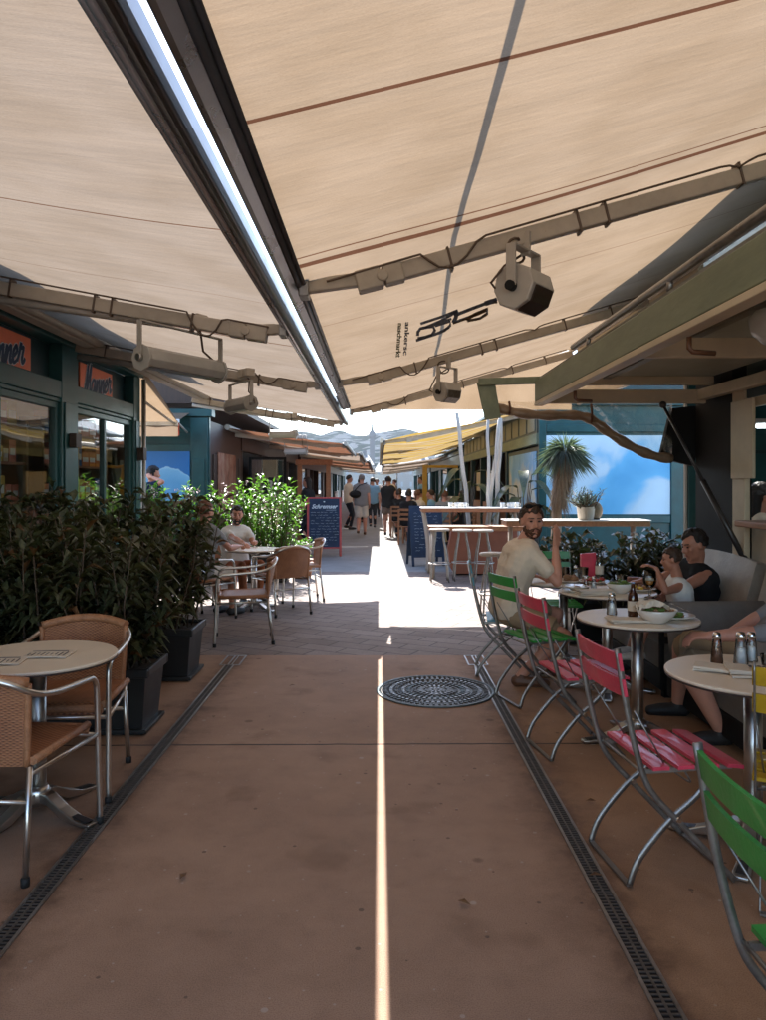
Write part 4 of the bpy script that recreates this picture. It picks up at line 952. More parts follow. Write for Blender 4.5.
b = MB(); b.box((-.075, -.02, .0), (-.053, .02, 2.5)); b.build('trim_strip', M['lampgrey'], t, bevel=.004)

# ------------------------------------------------------------------ distant houses and tower
def facade(name, c, wc, sx_, sz_):
    m, t, out = nt(name); tc = N(t, 'ShaderNodeTexCoord'); mp = N(t, 'ShaderNodeMapping'); mp.inputs['Rotation'].default_value = (PI/2, 0, 0); L(t, tc, 'Object', mp, 'Vector')
    br = N(t, 'ShaderNodeTexBrick', i_Scale=1., i_Color1=(*wc, 1), i_Color2=(*mul(wc, .85), 1), i_Mortar=(*c, 1)); br.offset = 0; br.inputs['Mortar Size'].default_value = .85; br.inputs['Mortar Smooth'].default_value = 0; br.inputs['Brick Width'].default_value = sx_; br.inputs['Row Height'].default_value = sz_
    L(t, mp, 'Vector', br, 'Vector'); p = N(t, 'ShaderNodeBsdfPrincipled', i_Roughness=.8); L(t, br, 'Color', p, 'Base Color'); L(t, p, 0, out, 0); return m
M['farroof'] = mat('far_slate_roof', (.10, .10, .105), .7, 0, .1, .3)
hs = [(-46, 17, 9, (.32, .29, .25)), (-28.5, 19, 8, (.34, .31, .27)), (-9, 7.5, 6.2, (.30, .29, .27)), (-1.2, 5.5, 4.4, (.34, .31, .26)), (4.6, 9, 5.6, (.27, .25, .23)), (14, 17, 7, (.30, .28, .26)), (32, 20, 8, (.31, .29, .27))]
names = ['ochre', 'tall cream', 'pale grey', 'low cream', 'small brown grey', 'plain grey', 'broad white']
where = ['far left of the distant row', 'behind the left awnings', 'at the end of the lane, left of the tower', 'at the end of the lane below the tower', 'half behind the striped awning', 'behind the striped awning', 'far right of the distant row']
for (x, w, h, c), nm, wh in zip(hs, names, where):
    t = thing('apartment_house', f'{nm} house {wh}', 'house', (x, 190, 0))
    b = MB(); b.box((0, 0, 0), (w, 14, h)); b.build('wall', facade('far_facade', c, (.30, .32, .34), 2.2, 2.9), t)
    b = MB(); b.prism([V((-.3, -.5, h)), V((w+.3, -.5, h)), V((w-1.2, 5, h+2.6)), V((1.2, 5, h+2.6))], (0, 9, 0)); b.build('roof', M['farroof'], t)
    for k in range(2):
        b = MB(); b.box((w*(.25+.4*k), 5.5, h+1.4), (w*(.25+.4*k)+.9, 6.6, h+3.8)); b.build('chimney', M['farroof'], t)
# the wooded hill with scattered pale houses behind them
def hillmat():
    m, t, out = nt('wooded_hill'); tc = N(t, 'ShaderNodeTexCoord'); vo = N(t, 'ShaderNodeTexVoronoi', i_Scale=.17); L(t, tc, 'Object', vo, 'Vector'); n = N(t, 'ShaderNodeTexNoise', i_Scale=.05, i_Detail=7.); L(t, tc, 'Object', n, 'Vector')
    r = ramp(t, [(.35, (.012, .02, .014)), (.55, (.022, .034, .022)), (.7, (.05, .055, .04))]); L(t, n, 'Fac', r, 'Fac')
    lt = N(t, 'ShaderNodeMath', operation='LESS_THAN'); lt.inputs[1].default_value = .42; sx = N(t, 'ShaderNodeSeparateColor'); L(t, vo, 'Color', sx, 0); L(t, sx, 0, lt, 0)
    mx = N(t, 'ShaderNodeMix', data_type='RGBA'); mx.inputs[7].default_value = (.17, .16, .15, 1); L(t, r, 'Color', mx, 6); L(t, lt, 0, mx, 0)
    p = N(t, 'ShaderNodeBsdfDiffuse', i_Roughness=.9); L(t, mx, 2, p, 'Color'); L(t, p, 0, out, 0); return m
hb = MB(); hr_ = random.Random(2)
def hz_(u, v): 
    x = (u-.5)*520; y = 330 + 220*v
    return V((x, y, -1 + v**.8*(37 - x*.05 + 3*math.sin(x*.031+1) + 1.6*math.sin(x*.11) + 1.2*math.sin(x*.23+y*.05)) + 1.5*math.sin(x*.17+y*.09)*v))
hb.grid(hz_, 160, 40); ho = hb.build('hill', hillmat()); tag(ho, kind='structure')
t = thing('church_tower', 'slender distant tower with small dome above the roofs', 'tower', (-2.3, 258, 0))
b = MB(); b.box((-.8, -.8, 0), (.8, .8, 17.)); b.build('shaft', M['farroof'], t)
b = MB(); b.lathe([(1.2, 17.), (1.35, 17.6), (1.0, 18.8), (.35, 19.6), (.15, 22), (.08, 26), (0, 28)], n=16); b.build('spire', M['farroof'], t)

# ------------------------------------------------------------------ summer haze in the air down the lane
def haze():
    m = bpy.data.materials.new('haze_air'); m.use_nodes = True; t = m.node_tree; t.nodes.clear(); out = t.nodes.new('ShaderNodeOutputMaterial'); v = t.nodes.new('ShaderNodeVolumePrincipled')
    v.inputs['Color'].default_value = (.90, .95, 1., 1); v.inputs['Density'].default_value = .00032; v.inputs['Anisotropy'].default_value = 0.
    t.links.new(v.outputs[0], out.inputs['Volume']); b = MB(); b.box((-520, -420, -4), (520, 920, 75)); o = b.build('haze', m); tag(o, kind='stuff')
haze()
# ------------------------------------------------------------------ light, sky, camera
sun_dir = V((-.50, 2.70, 2.50)).normalized()
elev = math.asin(sun_dir.z); az = math.atan2(sun_dir.x, sun_dir.y)
sl = bpy.data.lights.new('sun', 'SUN'); sl.energy = 3.5; sl.angle = math.radians(.3); sl.color = (1., .96, .90)
so = bpy.data.objects.new('sun', sl); C.objects.link(so); so.rotation_euler = sun_dir.to_track_quat('Z', 'Y').to_euler(); so.location = (0, 20, 30)
wd = bpy.data.worlds.new('World'); SC.world = wd; wd.use_nodes = True; wt = wd.node_tree
sky = wt.nodes.new('ShaderNodeTexSky'); sky.sky_type = 'NISHITA'; sky.sun_disc = False; sky.sun_elevation = elev; sky.sun_rotation = az; sky.altitude = 200; sky.air_density = 1.; sky.dust_density = .6; sky.ozone_density = 1.6
bg = wt.nodes['Background']; bg.inputs['Strength'].default_value = .15; wt.links.new(sky.outputs[0], bg.inputs['Color'])
cd = bpy.data.cameras.new('camera'); cam = bpy.data.objects.new('camera', cd); C.objects.link(cam); SC.camera = cam
cam.location = (0, 0, CAM_H); cam.rotation_euler = (PI/2, 0, 0); cd.sensor_fit = 'VERTICAL'; cd.sensor_height = 36; cd.sensor_width = 27; cd.lens = 36*F_PX/1020
cd.shift_x = (383-VX)/1020; cd.shift_y = -(510-VY)/1020; cd.clip_start = .05; cd.clip_end = 2000
SC.view_settings.view_transform = 'Standard'; SC.view_settings.look = 'None'; SC.view_settings.exposure = 2.25; SC.view_settings.gamma = 1.; SC.view_settings.use_curve_mapping = False
SC.cycles.max_bounces = 12; SC.cycles.diffuse_bounces = 5; SC.cycles.transparent_max_bounces = 16; SC.cycles.caustics_reflective = False; SC.cycles.caustics_refractive = False; SC.cycles.sample_clamp_indirect = 6.
# ------------------------------------------------------------------ rattan chairs
def bez(pts, n=6):
    """smooth curve through points (Catmull-Rom)"""
    pts = [V(p) for p in pts]; out = []
    for i in range(len(pts)-1):
        a = pts[max(i-1, 0)]; b = pts[i]; c = pts[i+1]; d = pts[min(i+2, len(pts)-1)]
        for k in range(n):
            t = k/n; out.append(.5*((2*b) + (c-a)*t + (2*a-5*b+4*c-d)*t*t + (3*b-a-3*c+d)*t**3))
    out.append(pts[-1]); return out
def make_rattan(label):
    t = thing('rattan_chair', label, 'chair')
    b = MB()
    half = [(.275, .27, .012), (.272, .258, .30), (.27, .25, .57), (.269, .238, .63), (.268, .205, .657), (.267, .15, .663), (.262, .0, .672), (.257, -.12, .684), (.238, -.22, .707), (.18, -.28, .752), (.09, -.302, .78), (0, -.307, .787)]
    pts = bez(half, 5); pts = pts + [V((-p.x, p.y, p.z)) for p in pts[::-1][1:]]
    b.tube(pts, .0125, 10); b.build('arm_frame', M['alu'], t)
    for s in (-1, 1):
        l = MB(); l.tube([(s*.225, -.265, .012), (s*.215, -.215, .43)], .0125, 10); lg = l.build('leg', M['alu'], t)
        c = MB(); c.lathe([(.016, 0), (.017, .03), (.013, .034)], (s*.225, -.265, 0), 12); c.build('foot_cap', M['rubber'], lg)
        c = MB(); c.lathe([(.016, 0), (.017, .03), (.013, .034)], (s*.275, .27, 0), 12); c.build('foot_cap', M['rubber'], t)
    f = MB(); f.tube([(-.272, .25, .40), (.272, .25, .40)], .010, 8); f.tube([(-.218, -.235, .30), (.218, -.235, .30)], .010, 8)
    for s in (-1, 1): f.tube([(s*.272, .25, .40), (s*.216, -.225, .40)], .010, 8)
    f.build('stretcher', M['alu'], t)
    def seat(u, v):
        x = (u-.5)*.47; y = -.22 + .47*v; e = max(0, v-.86)/.14
        return V((x*(1-.05*(1-v)), y, .443 - .012*math.sin(PI*u)*math.sin(PI*v) - .05*e*e))
    s_ = MB(); s_.slab(seat, (0, 0, 1), .018, 16, 16); s_.build('seat', M['wicker'], t)
    e = MB()
    for s in (-1, 1): e.tube([(s*.23, -.22, .452), (s*.237, .23, .45)], .017, 8)
    e.tube([(-.237, .232, .435), (.237, .232, .435)], .02, 8); e.build('seat_edge', M['rattan'], t)
    def back(u, v):
        a = (u-.5)*2; z = .43 + .345*v - .03*a*a*v; y = -.222 - .075*v*(1-a*a*.75) - .012*(1-a*a)
        return V((a*(.205+.015*v), y, z))
    k = MB(); k.slab(back, (0, 1, 0), .014, 18, 14); k.build('backrest', M['wicker'], t)
    w = MB(); tp = [back(i/18, 1.) + V((0, .007, .004)) for i in range(19)]; w.tube(tp, .021, 10)
    for u in (0, 1): w.tube([back(u, j/8) + V((0, .007, 0)) for j in range(9)], .014, 8)
    w.build('back_edge', M['rattan'], t)
    return t
rc = make_rattan('rattan armchair at the front left table, its back nearest the camera')
rc.location = (-1.525, 3.15, 0); rc.rotation_euler.z = math.radians(-4)
RGp = 'rattan armchairs with aluminium frames'
rc['group'] = RGp
dup(rc, (-1.56, 3.87, 0), PI + math.radians(3), 'rattan armchair facing the camera behind the table with menus')
dup(rc, (-2.24, 3.86, 0), PI + math.radians(14), 'rattan armchair cut by the left photo edge, beside the hedge')
dup(rc, (-1.29, 7.38, 0), math.radians(100), 'rattan armchair seen side on, just past the second planter')
dup(rc, (-1.12, 8.98, 0), math.radians(34), 'rattan armchair with its back to us at the bearded man\'s table')
dup(rc, (-1.02, 10.0, 0), math.radians(105), 'rattan armchair on the far side of the bearded man\'s table')
dup(rc, (-1.98, 9.9, 0), math.radians(215), 'rattan armchair the bearded smiling man sits on')
dup(rc, (-1.98, 8.55, 0), math.radians(-35), 'rattan armchair of the guest half hidden by the hedge')

# ------------------------------------------------------------------ bistro tables
def make_table(label, r=.345):
    t = thing('bistro_table', label, 'table')
    b = MB(); b.lathe([(r-.004, .706), (r, .709), (r, .717), (r-.003, .7205)], n=56); tp = b.build('tabletop', M['tabletop'], t)
    e = MB(); e.lathe([(r-.012, .697), (r-.001, .699), (r-.001, .7055)], n=56); e.build('edge_band', M['edge'], tp)
    c = MB(); c.tube([(0, 0, .07), (0, 0, .66)], .036, 20); c.lathe([(.036, .655), (.11, .685), (.11, .696)], n=20); c.build('column', M['alu'], t)
    for k in range(4):
        a = PI/4 + k*PI/2; d = V((math.cos(a), math.sin(a), 0)); n = V((-d.y, d.x, 0)); f = MB()
        prof = [(.02, .115, .035), (.08, .105, .030), (.16, .062, .028), (.24, .03, .030), (.30, .022, .034), (.335, .02, .03)]
        vs = []
        for q, z, w in prof: vs += [d*q + n*w + V((0,0,z)), d*q - n*w + V((0,0,z)), d*q - n*w*.85 + V((0,0,max(.004, z-.045))), d*q + n*w*.85 + V((0,0,max(.004, z-.045)))]
        fs = [(0,1,2,3), tuple(len(vs)-4+i for i in (3,2,1,0))]
        for i in range(len(prof)-1):
            for j in range(4): fs.append((i*4+j, (i+1)*4+j, (i+1)*4+(j+1)%4, i*4+(j+1)%4))
        f.add(vs, fs, 0, False); ft = f.build('foot', M['alu'], t, bevel=.005)
        g = MB(); g.prism([d*.22+n*.018+V((0,0,.036)), d*.22-n*.018+V((0,0,.036)), d*.315-n*.02+V((0,0,.0235)), d*.315+n*.02+V((0,0,.0235))], (0, 0, .001)); g.build('foot_pad', M['bardark'], ft)
        c = MB(); c.lathe([(.02, 0), (.022, .006)], d*.30, 12); c.build('glide', M['rubber'], ft)
    h = MB(); h.lathe([(.05, .05), (.055, .11), (.04, .135)], n=20); h.build('hub', M['alu'], t)
    return t
tb = make_table('round cream table with two menus among the rattan chairs'); TG = 'round cream bistro tables'; tb['group'] = TG
tb.location = (-1.55, 3.50, 0); tb.rotation_euler.z = .35
T1, T2, T3, T4 = (1.545, 3.18), (1.51, 4.50), (1.66, 5.60), (1.49, 6.22)
dup(tb, (*T1, 0), .2, 'round cream table at the right edge with two napkin packs')
dup(tb, (*T2, 0), .9, 'round cream table holding a bowl, plate and brown bottle')
dup(tb, (*T3, 0), .5, 'round cream table with the beer glass before the child')
dup(tb, (*T4, 0), .1, 'round cream table the man in the beige shirt leans on')
dup(tb, (-1.50, 9.25, 0), .1, 'round cream table before the bearded smiling man')

# ------------------------------------------------------------------ folding slat chairs, facing +X
def make_folding(label, col):
    t = thing('folding_chair', label, 'chair')
    post = bez([(-.258, 0, .892), (-.215, 0, .64), (-.160, 0, .43), (-.11, 0, .34), (-.02, 0, .245), (.10, 0, .12), (.205, 0, .012)], 5)
    rear = bez([(-.205, 0, .012), (-.165, 0, .108), (-.05, 0, .24), (.06, 0, .33), (.145, 0, .435)], 6)
    for s in (-1, 1):
        a = MB(); a.strip([p + V((0, s*.195, 0)) for p in post], .022, .007, (0, 1, 0)); a.build('leg', M['steel'], t)
        a = MB(); a.strip([p + V((0, s*.180, 0)) for p in rear], .022, .007, (0, 1, 0)); a.build('leg', M['steel'], t)
        r = MB(); r.tube([(-.02, s*.17, .252), (-.02, s*.204, .252)], .011, 10); r.build('rivet', M['chrome'], t)
    b = MB(); b.bar((-.205, -.18, .012), (-.205, .18, .012), .02, .008); b.build('foot_bar', M['steel'], t)
    b = MB(); b.bar((.205, -.195, .014), (.205, .195, .014), .02, .008); b.build('foot_bar', M['steel'], t)
    b = MB()
    for s in (-1, 1): b.bar((-.15, s*.168, .428), (.205, s*.168, .432), .012, .018)
    b.tube([(-.15, -.195, .425), (-.15, .195, .425)], .006, 8); b.build('seat_rail', M['steel'], t)
    w = MB(); w.tube(bez([(.02, -.168, .42), (.05, -.15, .372), (.05, 0, .366), (.05, .15, .372), (.02, .168, .42)], 5), .004, 6, caps=False); w.tube([(-.19, -.19, .66), (-.05, -.168, .43)], .0035, 6); w.tube([(-.19, .19, .66), (-.05, .168, .43)], .0035, 6); w.build('stay_wire', M['steel'], t)
    s_ = MB()
    for k in range(4):
        x = -.125 + k*.098
        s_.slab(lambda u, v, x=x: V((x + .066*v, (u-.5)*.415, .441 + .0012*math.sin(PI*v) - .010*math.cos(PI*(u-.5))*0 - (.008 if k == 3 else 0)*v)), (0, 0, 1), .014, 8, 3)
    s_.build('seat', M[col], t, bevel=.003)
    k_ = MB()
    for z0 in (.715, .81):
        k_.slab(lambda u, v, z0=z0: V((-.256 + (z0+.066*v-.83)*-.17 + .0 - .018*(1-(2*u-1)**2) + .004, (u-.5)*.405, z0 + .066*v)), (1, 0, 0), .013, 10, 3)
    k_.build('backrest', M[col], t, bevel=.003)
    for s in (-1, 1):
        b = MB(); b.tube([(-.235, s*.12, .83), (-.235, s*.12, .831)], .001, 4)
    return t
FG = 'folding slat chairs along the right side'
pk = make_folding('pink folding chair at the table with the bowl, nearest the camera of the pink two', 'pink'); pk['group'] = FG
pk.location = (1.11, 3.06, 0); pk.rotation_euler.z = math.radians(7)
dup(pk, (1.10, 4.36, 0), math.radians(10), 'pink folding chair between the green seat and the nearer pink chair')
gr = make_folding('green folding chair cut by the bottom right corner of the photo', 'green'); gr['group'] = FG
gr.location = (1.01, 1.62, 0); gr.rotation_euler.z = math.radians(1)
dup(gr, (1.08, 5.36, 0), math.radians(18), 'green folding chair beside the man in the beige shirt')
dup(gr, (1.56, 6.88, 0), math.radians(-92), 'green folding chair behind the table with the pink cup, facing the camera')
yl = make_folding('yellow folding chair back at the right photo edge by the napkin packs', 'yellow'); yl['group'] = FG
yl.location = (1.575, 2.765, 0); yl.rotation_euler.z = math.radians(62)
bl = make_folding('blue folding chair the man in the beige shirt sits on', 'blue'); bl['group'] = FG
bl.location = (.98, 6.12, 0); bl.rotation_euler.z = math.radians(-6)

# ------------------------------------------------------------------ lounge benches on the right
def bench(label, loc, length, arm_at):
    t = thing('lounge_sofa', label, 'sofa', loc)
    f = MB(); f.box((-.02, 0, .06), (.72, length, .20)); f.build('base', M['black'], t, bevel=.01)
    for x in (.02, .62):
        for y in (.04, length-.1): l = MB(); l.box((x, y, 0), (x+.05, y+.06, .057)); l.build('leg', M['black'], t)
    s = MB(); s.slab(lambda u, v: V((-.01+.62*v, .03+(length-.06)*u, .205)), (0, 0, 1), .17, 6, 4); s.build('seat_cushion', M['cushion'], t, bevel=.03, seg=3)
    b = MB(); b.slab(lambda u, v: V((.50+.16*v+.02*math.sin(PI*u), .02+(length-.04)*u, .38+.60*v-.03*(2*u-1)**2*v)), (1, 0, -.25), .12, 12, 8); b.build('backrest', M['sofa'], t, bevel=.03, seg=3)
    for y in arm_at:
        a = MB(); a.box((-.05, y-.025, .56), (.72, y+.025, .625)); a.box((-.05, y-.02, .40), (.72, y+.02, .45))
        for x in (-.05, .2, .45, .68): a.box((x, y-.018, .203 if x < 0 else .45), (x+.03, y+.018, .557))
        a.build('armrest', M['black'], t, bevel=.006)
    return t
bench('grey leather sofa where the child and the dark haired adult sit', (1.98, 5.36, 0), 1.35, [-.06])
bench('grey sofa with black slatted arm behind the guest in tan shorts', (1.98, 3.35, 0), 1.9, [])
def cushion(label, loc, rot, sx, sy, sz):
    b = MB(); 
    def q(s): return lambda u, v: V(((u-.5)*sx, s*(sy/2*(max(0, math.sin(PI*u)*math.sin(PI*v)))**.35), (v-.5)*sz))
    b.grid(q(-1), 12, 12); b.grid(q(1), 12, 12); o = b.build('cushion', M['cushion'], loc=loc, rot=rot); tag(o, label, 'cushion')
cushion('slumped grey cushion against the black sofa arm', (2.30, 5.10, .545), (math.radians(-14), 0, .05), .80, .16, .36)

# ------------------------------------------------------------------ table things
def small(name, label, cat, loc, rot=0, group=None): return thing(name, label, cat, loc, rot, group)
TZ = .7215
def plate(label, x, y, r=.12, food=(), z=TZ):
    t = small('plate', label, 'plate', (x, y, z)); b = MB(); b.lathe([(r*.55, 0), (r*.6, .004), (r*.95, .016), (r, .02), (r*.98, .0225), (r*.6, .009), (0, .008)], n=32); b.build('dish', M['china'], t)
    rn = random.Random(int(x*999))
    for nm, m_, n, sz in food:
        f = MB()
        for k in range(n):
            a = rn.uniform(0, 6.28); q = r*.55*math.sqrt(rn.random()); f.ell((q*math.cos(a), q*math.sin(a), .014+rn.uniform(0, sz*1.2)), (sz*rn.uniform(.6, 1.3), sz*rn.uniform(.6, 1.2), sz*rn.uniform(.4, .8)), nu=7, nv=5)
        f.build(nm, M[m_], t)
    return t
def bowl(label, x, y, r=.10, h=.065, food=(), z=TZ):
    t = small('bowl', label, 'bowl', (x, y, z)); b = MB(); b.lathe([(r*.4, 0), (r*.45, .006), (r*.8, h*.5), (r, h), (r*.97, h+.002), (r*.76, h*.5), (r*.4, .012), (0, .01)], n=32); b.build('dish', M['china'], t)
    rn = random.Random(int(y*999))
    for nm, m_, n, sz in food:
        f = MB()
        for k in range(n):
            a = rn.uniform(0, 6.28); q = r*.7*math.sqrt(rn.random()); f.ell((q*math.cos(a), q*math.sin(a), h*.8+rn.uniform(0, sz)), (sz*rn.uniform(.6, 1.3), sz*rn.uniform(.6, 1.2), sz*rn.uniform(.4, .8)), nu=7, nv=5)
        f.build(nm, M[m_], t)
    return t
def napkin(label, x, y, rot, w=.20, d=.13, n=3, ink=True, z=TZ, m='paper'):
    t = small('napkin_pack', label, 'napkins', (x, y, z), rot); rn = random.Random(int(x*777+y*55)); b = MB()
    for k in range(n):
        o = rn.uniform(-.012, .012); p = rn.uniform(-.01, .01); zz = .0095*k
        b.slab(lambda u, v: V(((u-.5)*w+o, (v-.5)*d+p, zz + .006*max(0, abs(u-.5)-.3)*u + .004*math.sin(3*u+k))), (0, 0, 1), .008, 6, 4)
    b.build('paper', M[m], t, bevel=.002)
    if ink:
        i = MB(); zt = .0095*n + .0075
        for k in range(4): i.box((-.03+.017*k, -.012, zt), (-.017+.017*k, .016-.006*(k % 2), zt+.001))
        i.box((-.03, -.024, zt), (.036, -.018, zt+.001)); i.build('print', M['ink'], t)
    return t
def shaker(label, x, y, h=.115, content='salt', r=.021, z=TZ):
    t = small('shaker', label, 'shaker', (x, y, z)); b = MB(); b.lathe([(r, 0), (r*1.03, .006), (r*.72, h*.72), (r*.6, h*.8)], n=16); b.build('body', M['tableglass'], t)
    c = MB(); c.lathe([(r*.85, .004), (r*.7, h*.5)], n=14); c.build('contents', M[content], t)
    c = MB(); c.lathe([(r*.68, h*.78), (r*.7, h*.9), (r*.5, h*.985), (0, h)], n=16); c.build('cap', M['chrome'], t); return t
def tumbler(label, x, y, r=.033, h=.09, fill=None, fm='beer', z=TZ):
    t = small('tumbler', label, 'glass', (x, y, z)); b = MB(); b.lathe([(r*.8, 0), (r*.82, .008), (r, h), (r*.95, h), (r*.77, .01), (0, .009)], n=20); b.build('body', M['tableglass'], t)
    if fill: c = MB(); c.lathe([(r*.74, .011), (r*.74+r*.16*fill, h*fill)], n=18); c.build('drink', M[fm], t)
    return t
def beer_glass(label, x, y, z=TZ):
    t = small('beer_glass', label, 'glass', (x, y, z)); b = MB(); b.lathe([(.034, 0), (.034, .003), (.008, .012), (.007, .055), (.022, .068), (.042, .095), (.046, .13), (.040, .185), (.038, .185), (.044, .13), (.040, .097), (.02, .071), (0, .068)], n=24); b.build('body', M['tableglass'], t)
    c = MB(); c.lathe([(.019, .0715), (.039, .098), (.0425, .118)], n=20); c.build('drink', M['beer'], t)
    c = MB(); c.lathe([(.0425, .1185), (.0425, .128), (.035, .131)], n=20); c.build('froth', M['foam'], t)
    return t
def bottle(label, x, y, m, h=.235, r=.031, cap='lemon', z=TZ, lab=True):
    t = small('bottle', label, 'bottle', (x, y, z)); b = MB(); b.lathe([(r*.9, 0), (r, .006), (r, h*.55), (r*.85, h*.66), (r*.45, h*.78), (r*.38, h*.96), (r*.45, h*.97), (r*.42, h)], n=20); b.build('body', M[m], t)
    if lab: c = MB(); c.lathe([(r*1.015, h*.18), (r*1.02, h*.19), (r*1.02, h*.46), (r*1.015, h*.47)], n=20); c.build('label', M['paper'], t)
    return t
# left table: two menus
def menu(label, x, y, rot):
    t = small('menu_card', label, 'menu', (x, y, TZ), rot); b = MB(); b.slab(lambda u, v: V(((u-.5)*.20, (v-.5)*.145, .002+.004*math.sin(PI*u))), (0, 0, 1), .004, 6, 3); b.build('sheet', M['paper'], t)
    i = MB(); rn = random.Random(int(x*500))
    for k in range(9): i.cbox((-.08+.02*k, -.02+rn.uniform(-.006, .006), .0105), (.004, rn.uniform(.03, .075), .0012))
    i.box((-.085, .035, .0105), (.075, .041, .0118)); i.build('print', M['ink'], t)
menu('paper menu card on the left table, nearer the photo edge', -1.655, 3.36, .15); menu('paper menu card on the left table, beside the column of its tabletop', -1.50, 3.50, .05)
# table with napkin packs
napkin('napkin pack with dark print by the yellow chair', T1[0]-.01, T1[1]-.05, -.25, .22, .13, 3)
napkin('plain folded napkins under the printed napkin pack', T1[0]-.13, T1[1]+.03, -.5, .18, .11, 2, False)
shaker('brown pepper shaker on the table at the right edge', T1[0]-.075, T1[1]+.17, .135, 'pepper', .026)
shaker('tall salt shaker beside the brown pepper shaker', T1[0]+.02, T1[1]+.15, .14, 'salt', .03)
shaker('glass sugar shaker right of the tall salt shaker', T1[0]+.09, T1[1]+.20, .13, 'salt', .026)
tumbler('low empty glass behind the shakers at the right edge', T1[0]+.13, T1[1]+.13, .035, .045)
# table with bowl
bowl('white bowl with crumpled napkin on the second table', T2[0]+.05, T2[1]-.17, .115, .075, (('leftovers', 'meat', 10, .02), ('salad', 'salad', 8, .018)))
def crumple(label, x, y, z, s):
    from mathutils import noise as nz
    b = MB(); b.slab(lambda u, v: V(((u-.5)*2.1*s + .25*s*nz.noise((u*3, v*3, 1)), (v-.5)*1.7*s + .3*s*nz.noise((u*3, v*3, 5)), s*.25 + s*.85*abs(nz.noise((u*3.1, v*2.7, 2))) + s*.35*(1-4*(u-.5)**2))), (0, 0, 1), .003, 9, 8)
    b.sm = [False]*len(b.f); o = b.build('napkin', M['paper'], loc=(x, y, z)); tag(o, label, 'napkin')
crumple('crumpled white napkin lying in the bowl', T2[0]+.03, T2[1]-.15, TZ+.045, .085)
plate('plate of leftovers with a fork at the second table', T2[0]+.19, T2[1]-.03, .13, (('meat', 'meat', 12, .02), ('salad', 'salad', 14, .02), ('tomato', 'tomato', 6, .014)))
def fork(label, x, y, z, rot, tilt):
    b = MB(); b.strip([(-.1, 0, 0), (-.04, 0, .004), (.02, 0, .0), (.05, 0, .006)], .003, .008, (0, 1, 0))
    for k in (-1, 0, 1): b.bar((.05, k*.006, .006), (.085, k*.006, .002), .002, .002)
    o = b.build('fork', M['chrome'], loc=(x, y, z), rot=(0, tilt, rot)); tag(o, label, 'fork')
fork('fork lying across the plate of leftovers', T2[0]+.24, T2[1]-.04, TZ+.06, .6, .35)
napkin('folded napkin at the front of the second table', T2[0]-.10, T2[1]-.15, .05, .22, .12, 2, False)
bottle('dark brown beer bottle in front of the second table\'s bowl', T2[0]-.02, T2[1]+.02, 'bottle', .20, .03)
shaker('glass oil pourer beside the brown beer bottle', T2[0]-.12, T2[1]+.10, .13, 'salt', .03)
# third table
napkin('pile of folded napkins on the child\'s table', T3[0]-.14, T3[1]-.17, .1, .24, .14, 4, False)
plate('stack of pale plates by the pile of napkins', T3[0]-.24, T3[1]-.04, .10, (('meat', 'meat', 5, .02),)); plate('top plate of the stack by the pile of napkins', T3[0]-.24, T3[1]-.04, .10, (), TZ+.024)
shaker('small salt shaker before the water bottle', T3[0]-.08, T3[1]+.07, .10, 'salt', .02); shaker('small pepper shaker before the water bottle', T3[0]-.13, T3[1]+.09, .10, 'pepper', .02)
tumbler('empty tumbler in the middle of the child\'s table', T3[0]+.12, T3[1]+.06, .042, .11)
bowl('white bowl beside the empty tumbler', T3[0]+.06, T3[1]-.10, .10, .07, (('salad', 'salad', 14, .024),))
beer_glass('half full stemmed beer glass before the child', T3[0]+.20, T3[1]-.31, TZ-.0)
plate('plate with lemon before the dark haired adult', T3[0]+.24, T3[1]+.02, .12, (('lemon', 'lemon', 4, .022), ('meat', 'meat', 6, .02)))
# man's table
plate('plate with a burger left by the man\'s elbow', T4[0]+.02, T4[1]-.12, .115, (('bread', 'meat', 9, .03),)); 
plate('plate of red salad behind the stacked plates', T4[0]+.20, T4[1]-.16, .12, (('tomato', 'tomato', 12, .02), ('salad', 'salad', 8, .02)))
tumbler('lemon drink in a tumbler before the man\'s hand', T4[0]+.03, T4[1]+.06, .036, .10, .8, 'lemon')
shaker('salt shaker near the pink cup', T4[0]+.10, T4[1]+.0, .12, 'salt', .022); tumbler('clear glass jar left of the pink cup', T4[0]+.17, T4[1]+.05, .045, .10)
t = small('menu_stand', 'bright pink menu holder on the man\'s table', 'menu holder', (T4[0]+.24, T4[1]+.14, TZ)); b = MB(); b.prism([V((-.055, 0, 0)), V((.055, 0, 0)), V((.065, 0, .21)), V((-.06, 0, .20))], (0, .05, 0)); b.build('holder', M['pink'], t, bevel=.004)
M['waterbottle'] = glass('clear_water_bottle', .12, (.86, .93, .95))
bottle('clear plastic water bottle beside the pink menu holder', T4[0]+.31, T4[1]+.07, 'waterbottle', .235, .034)

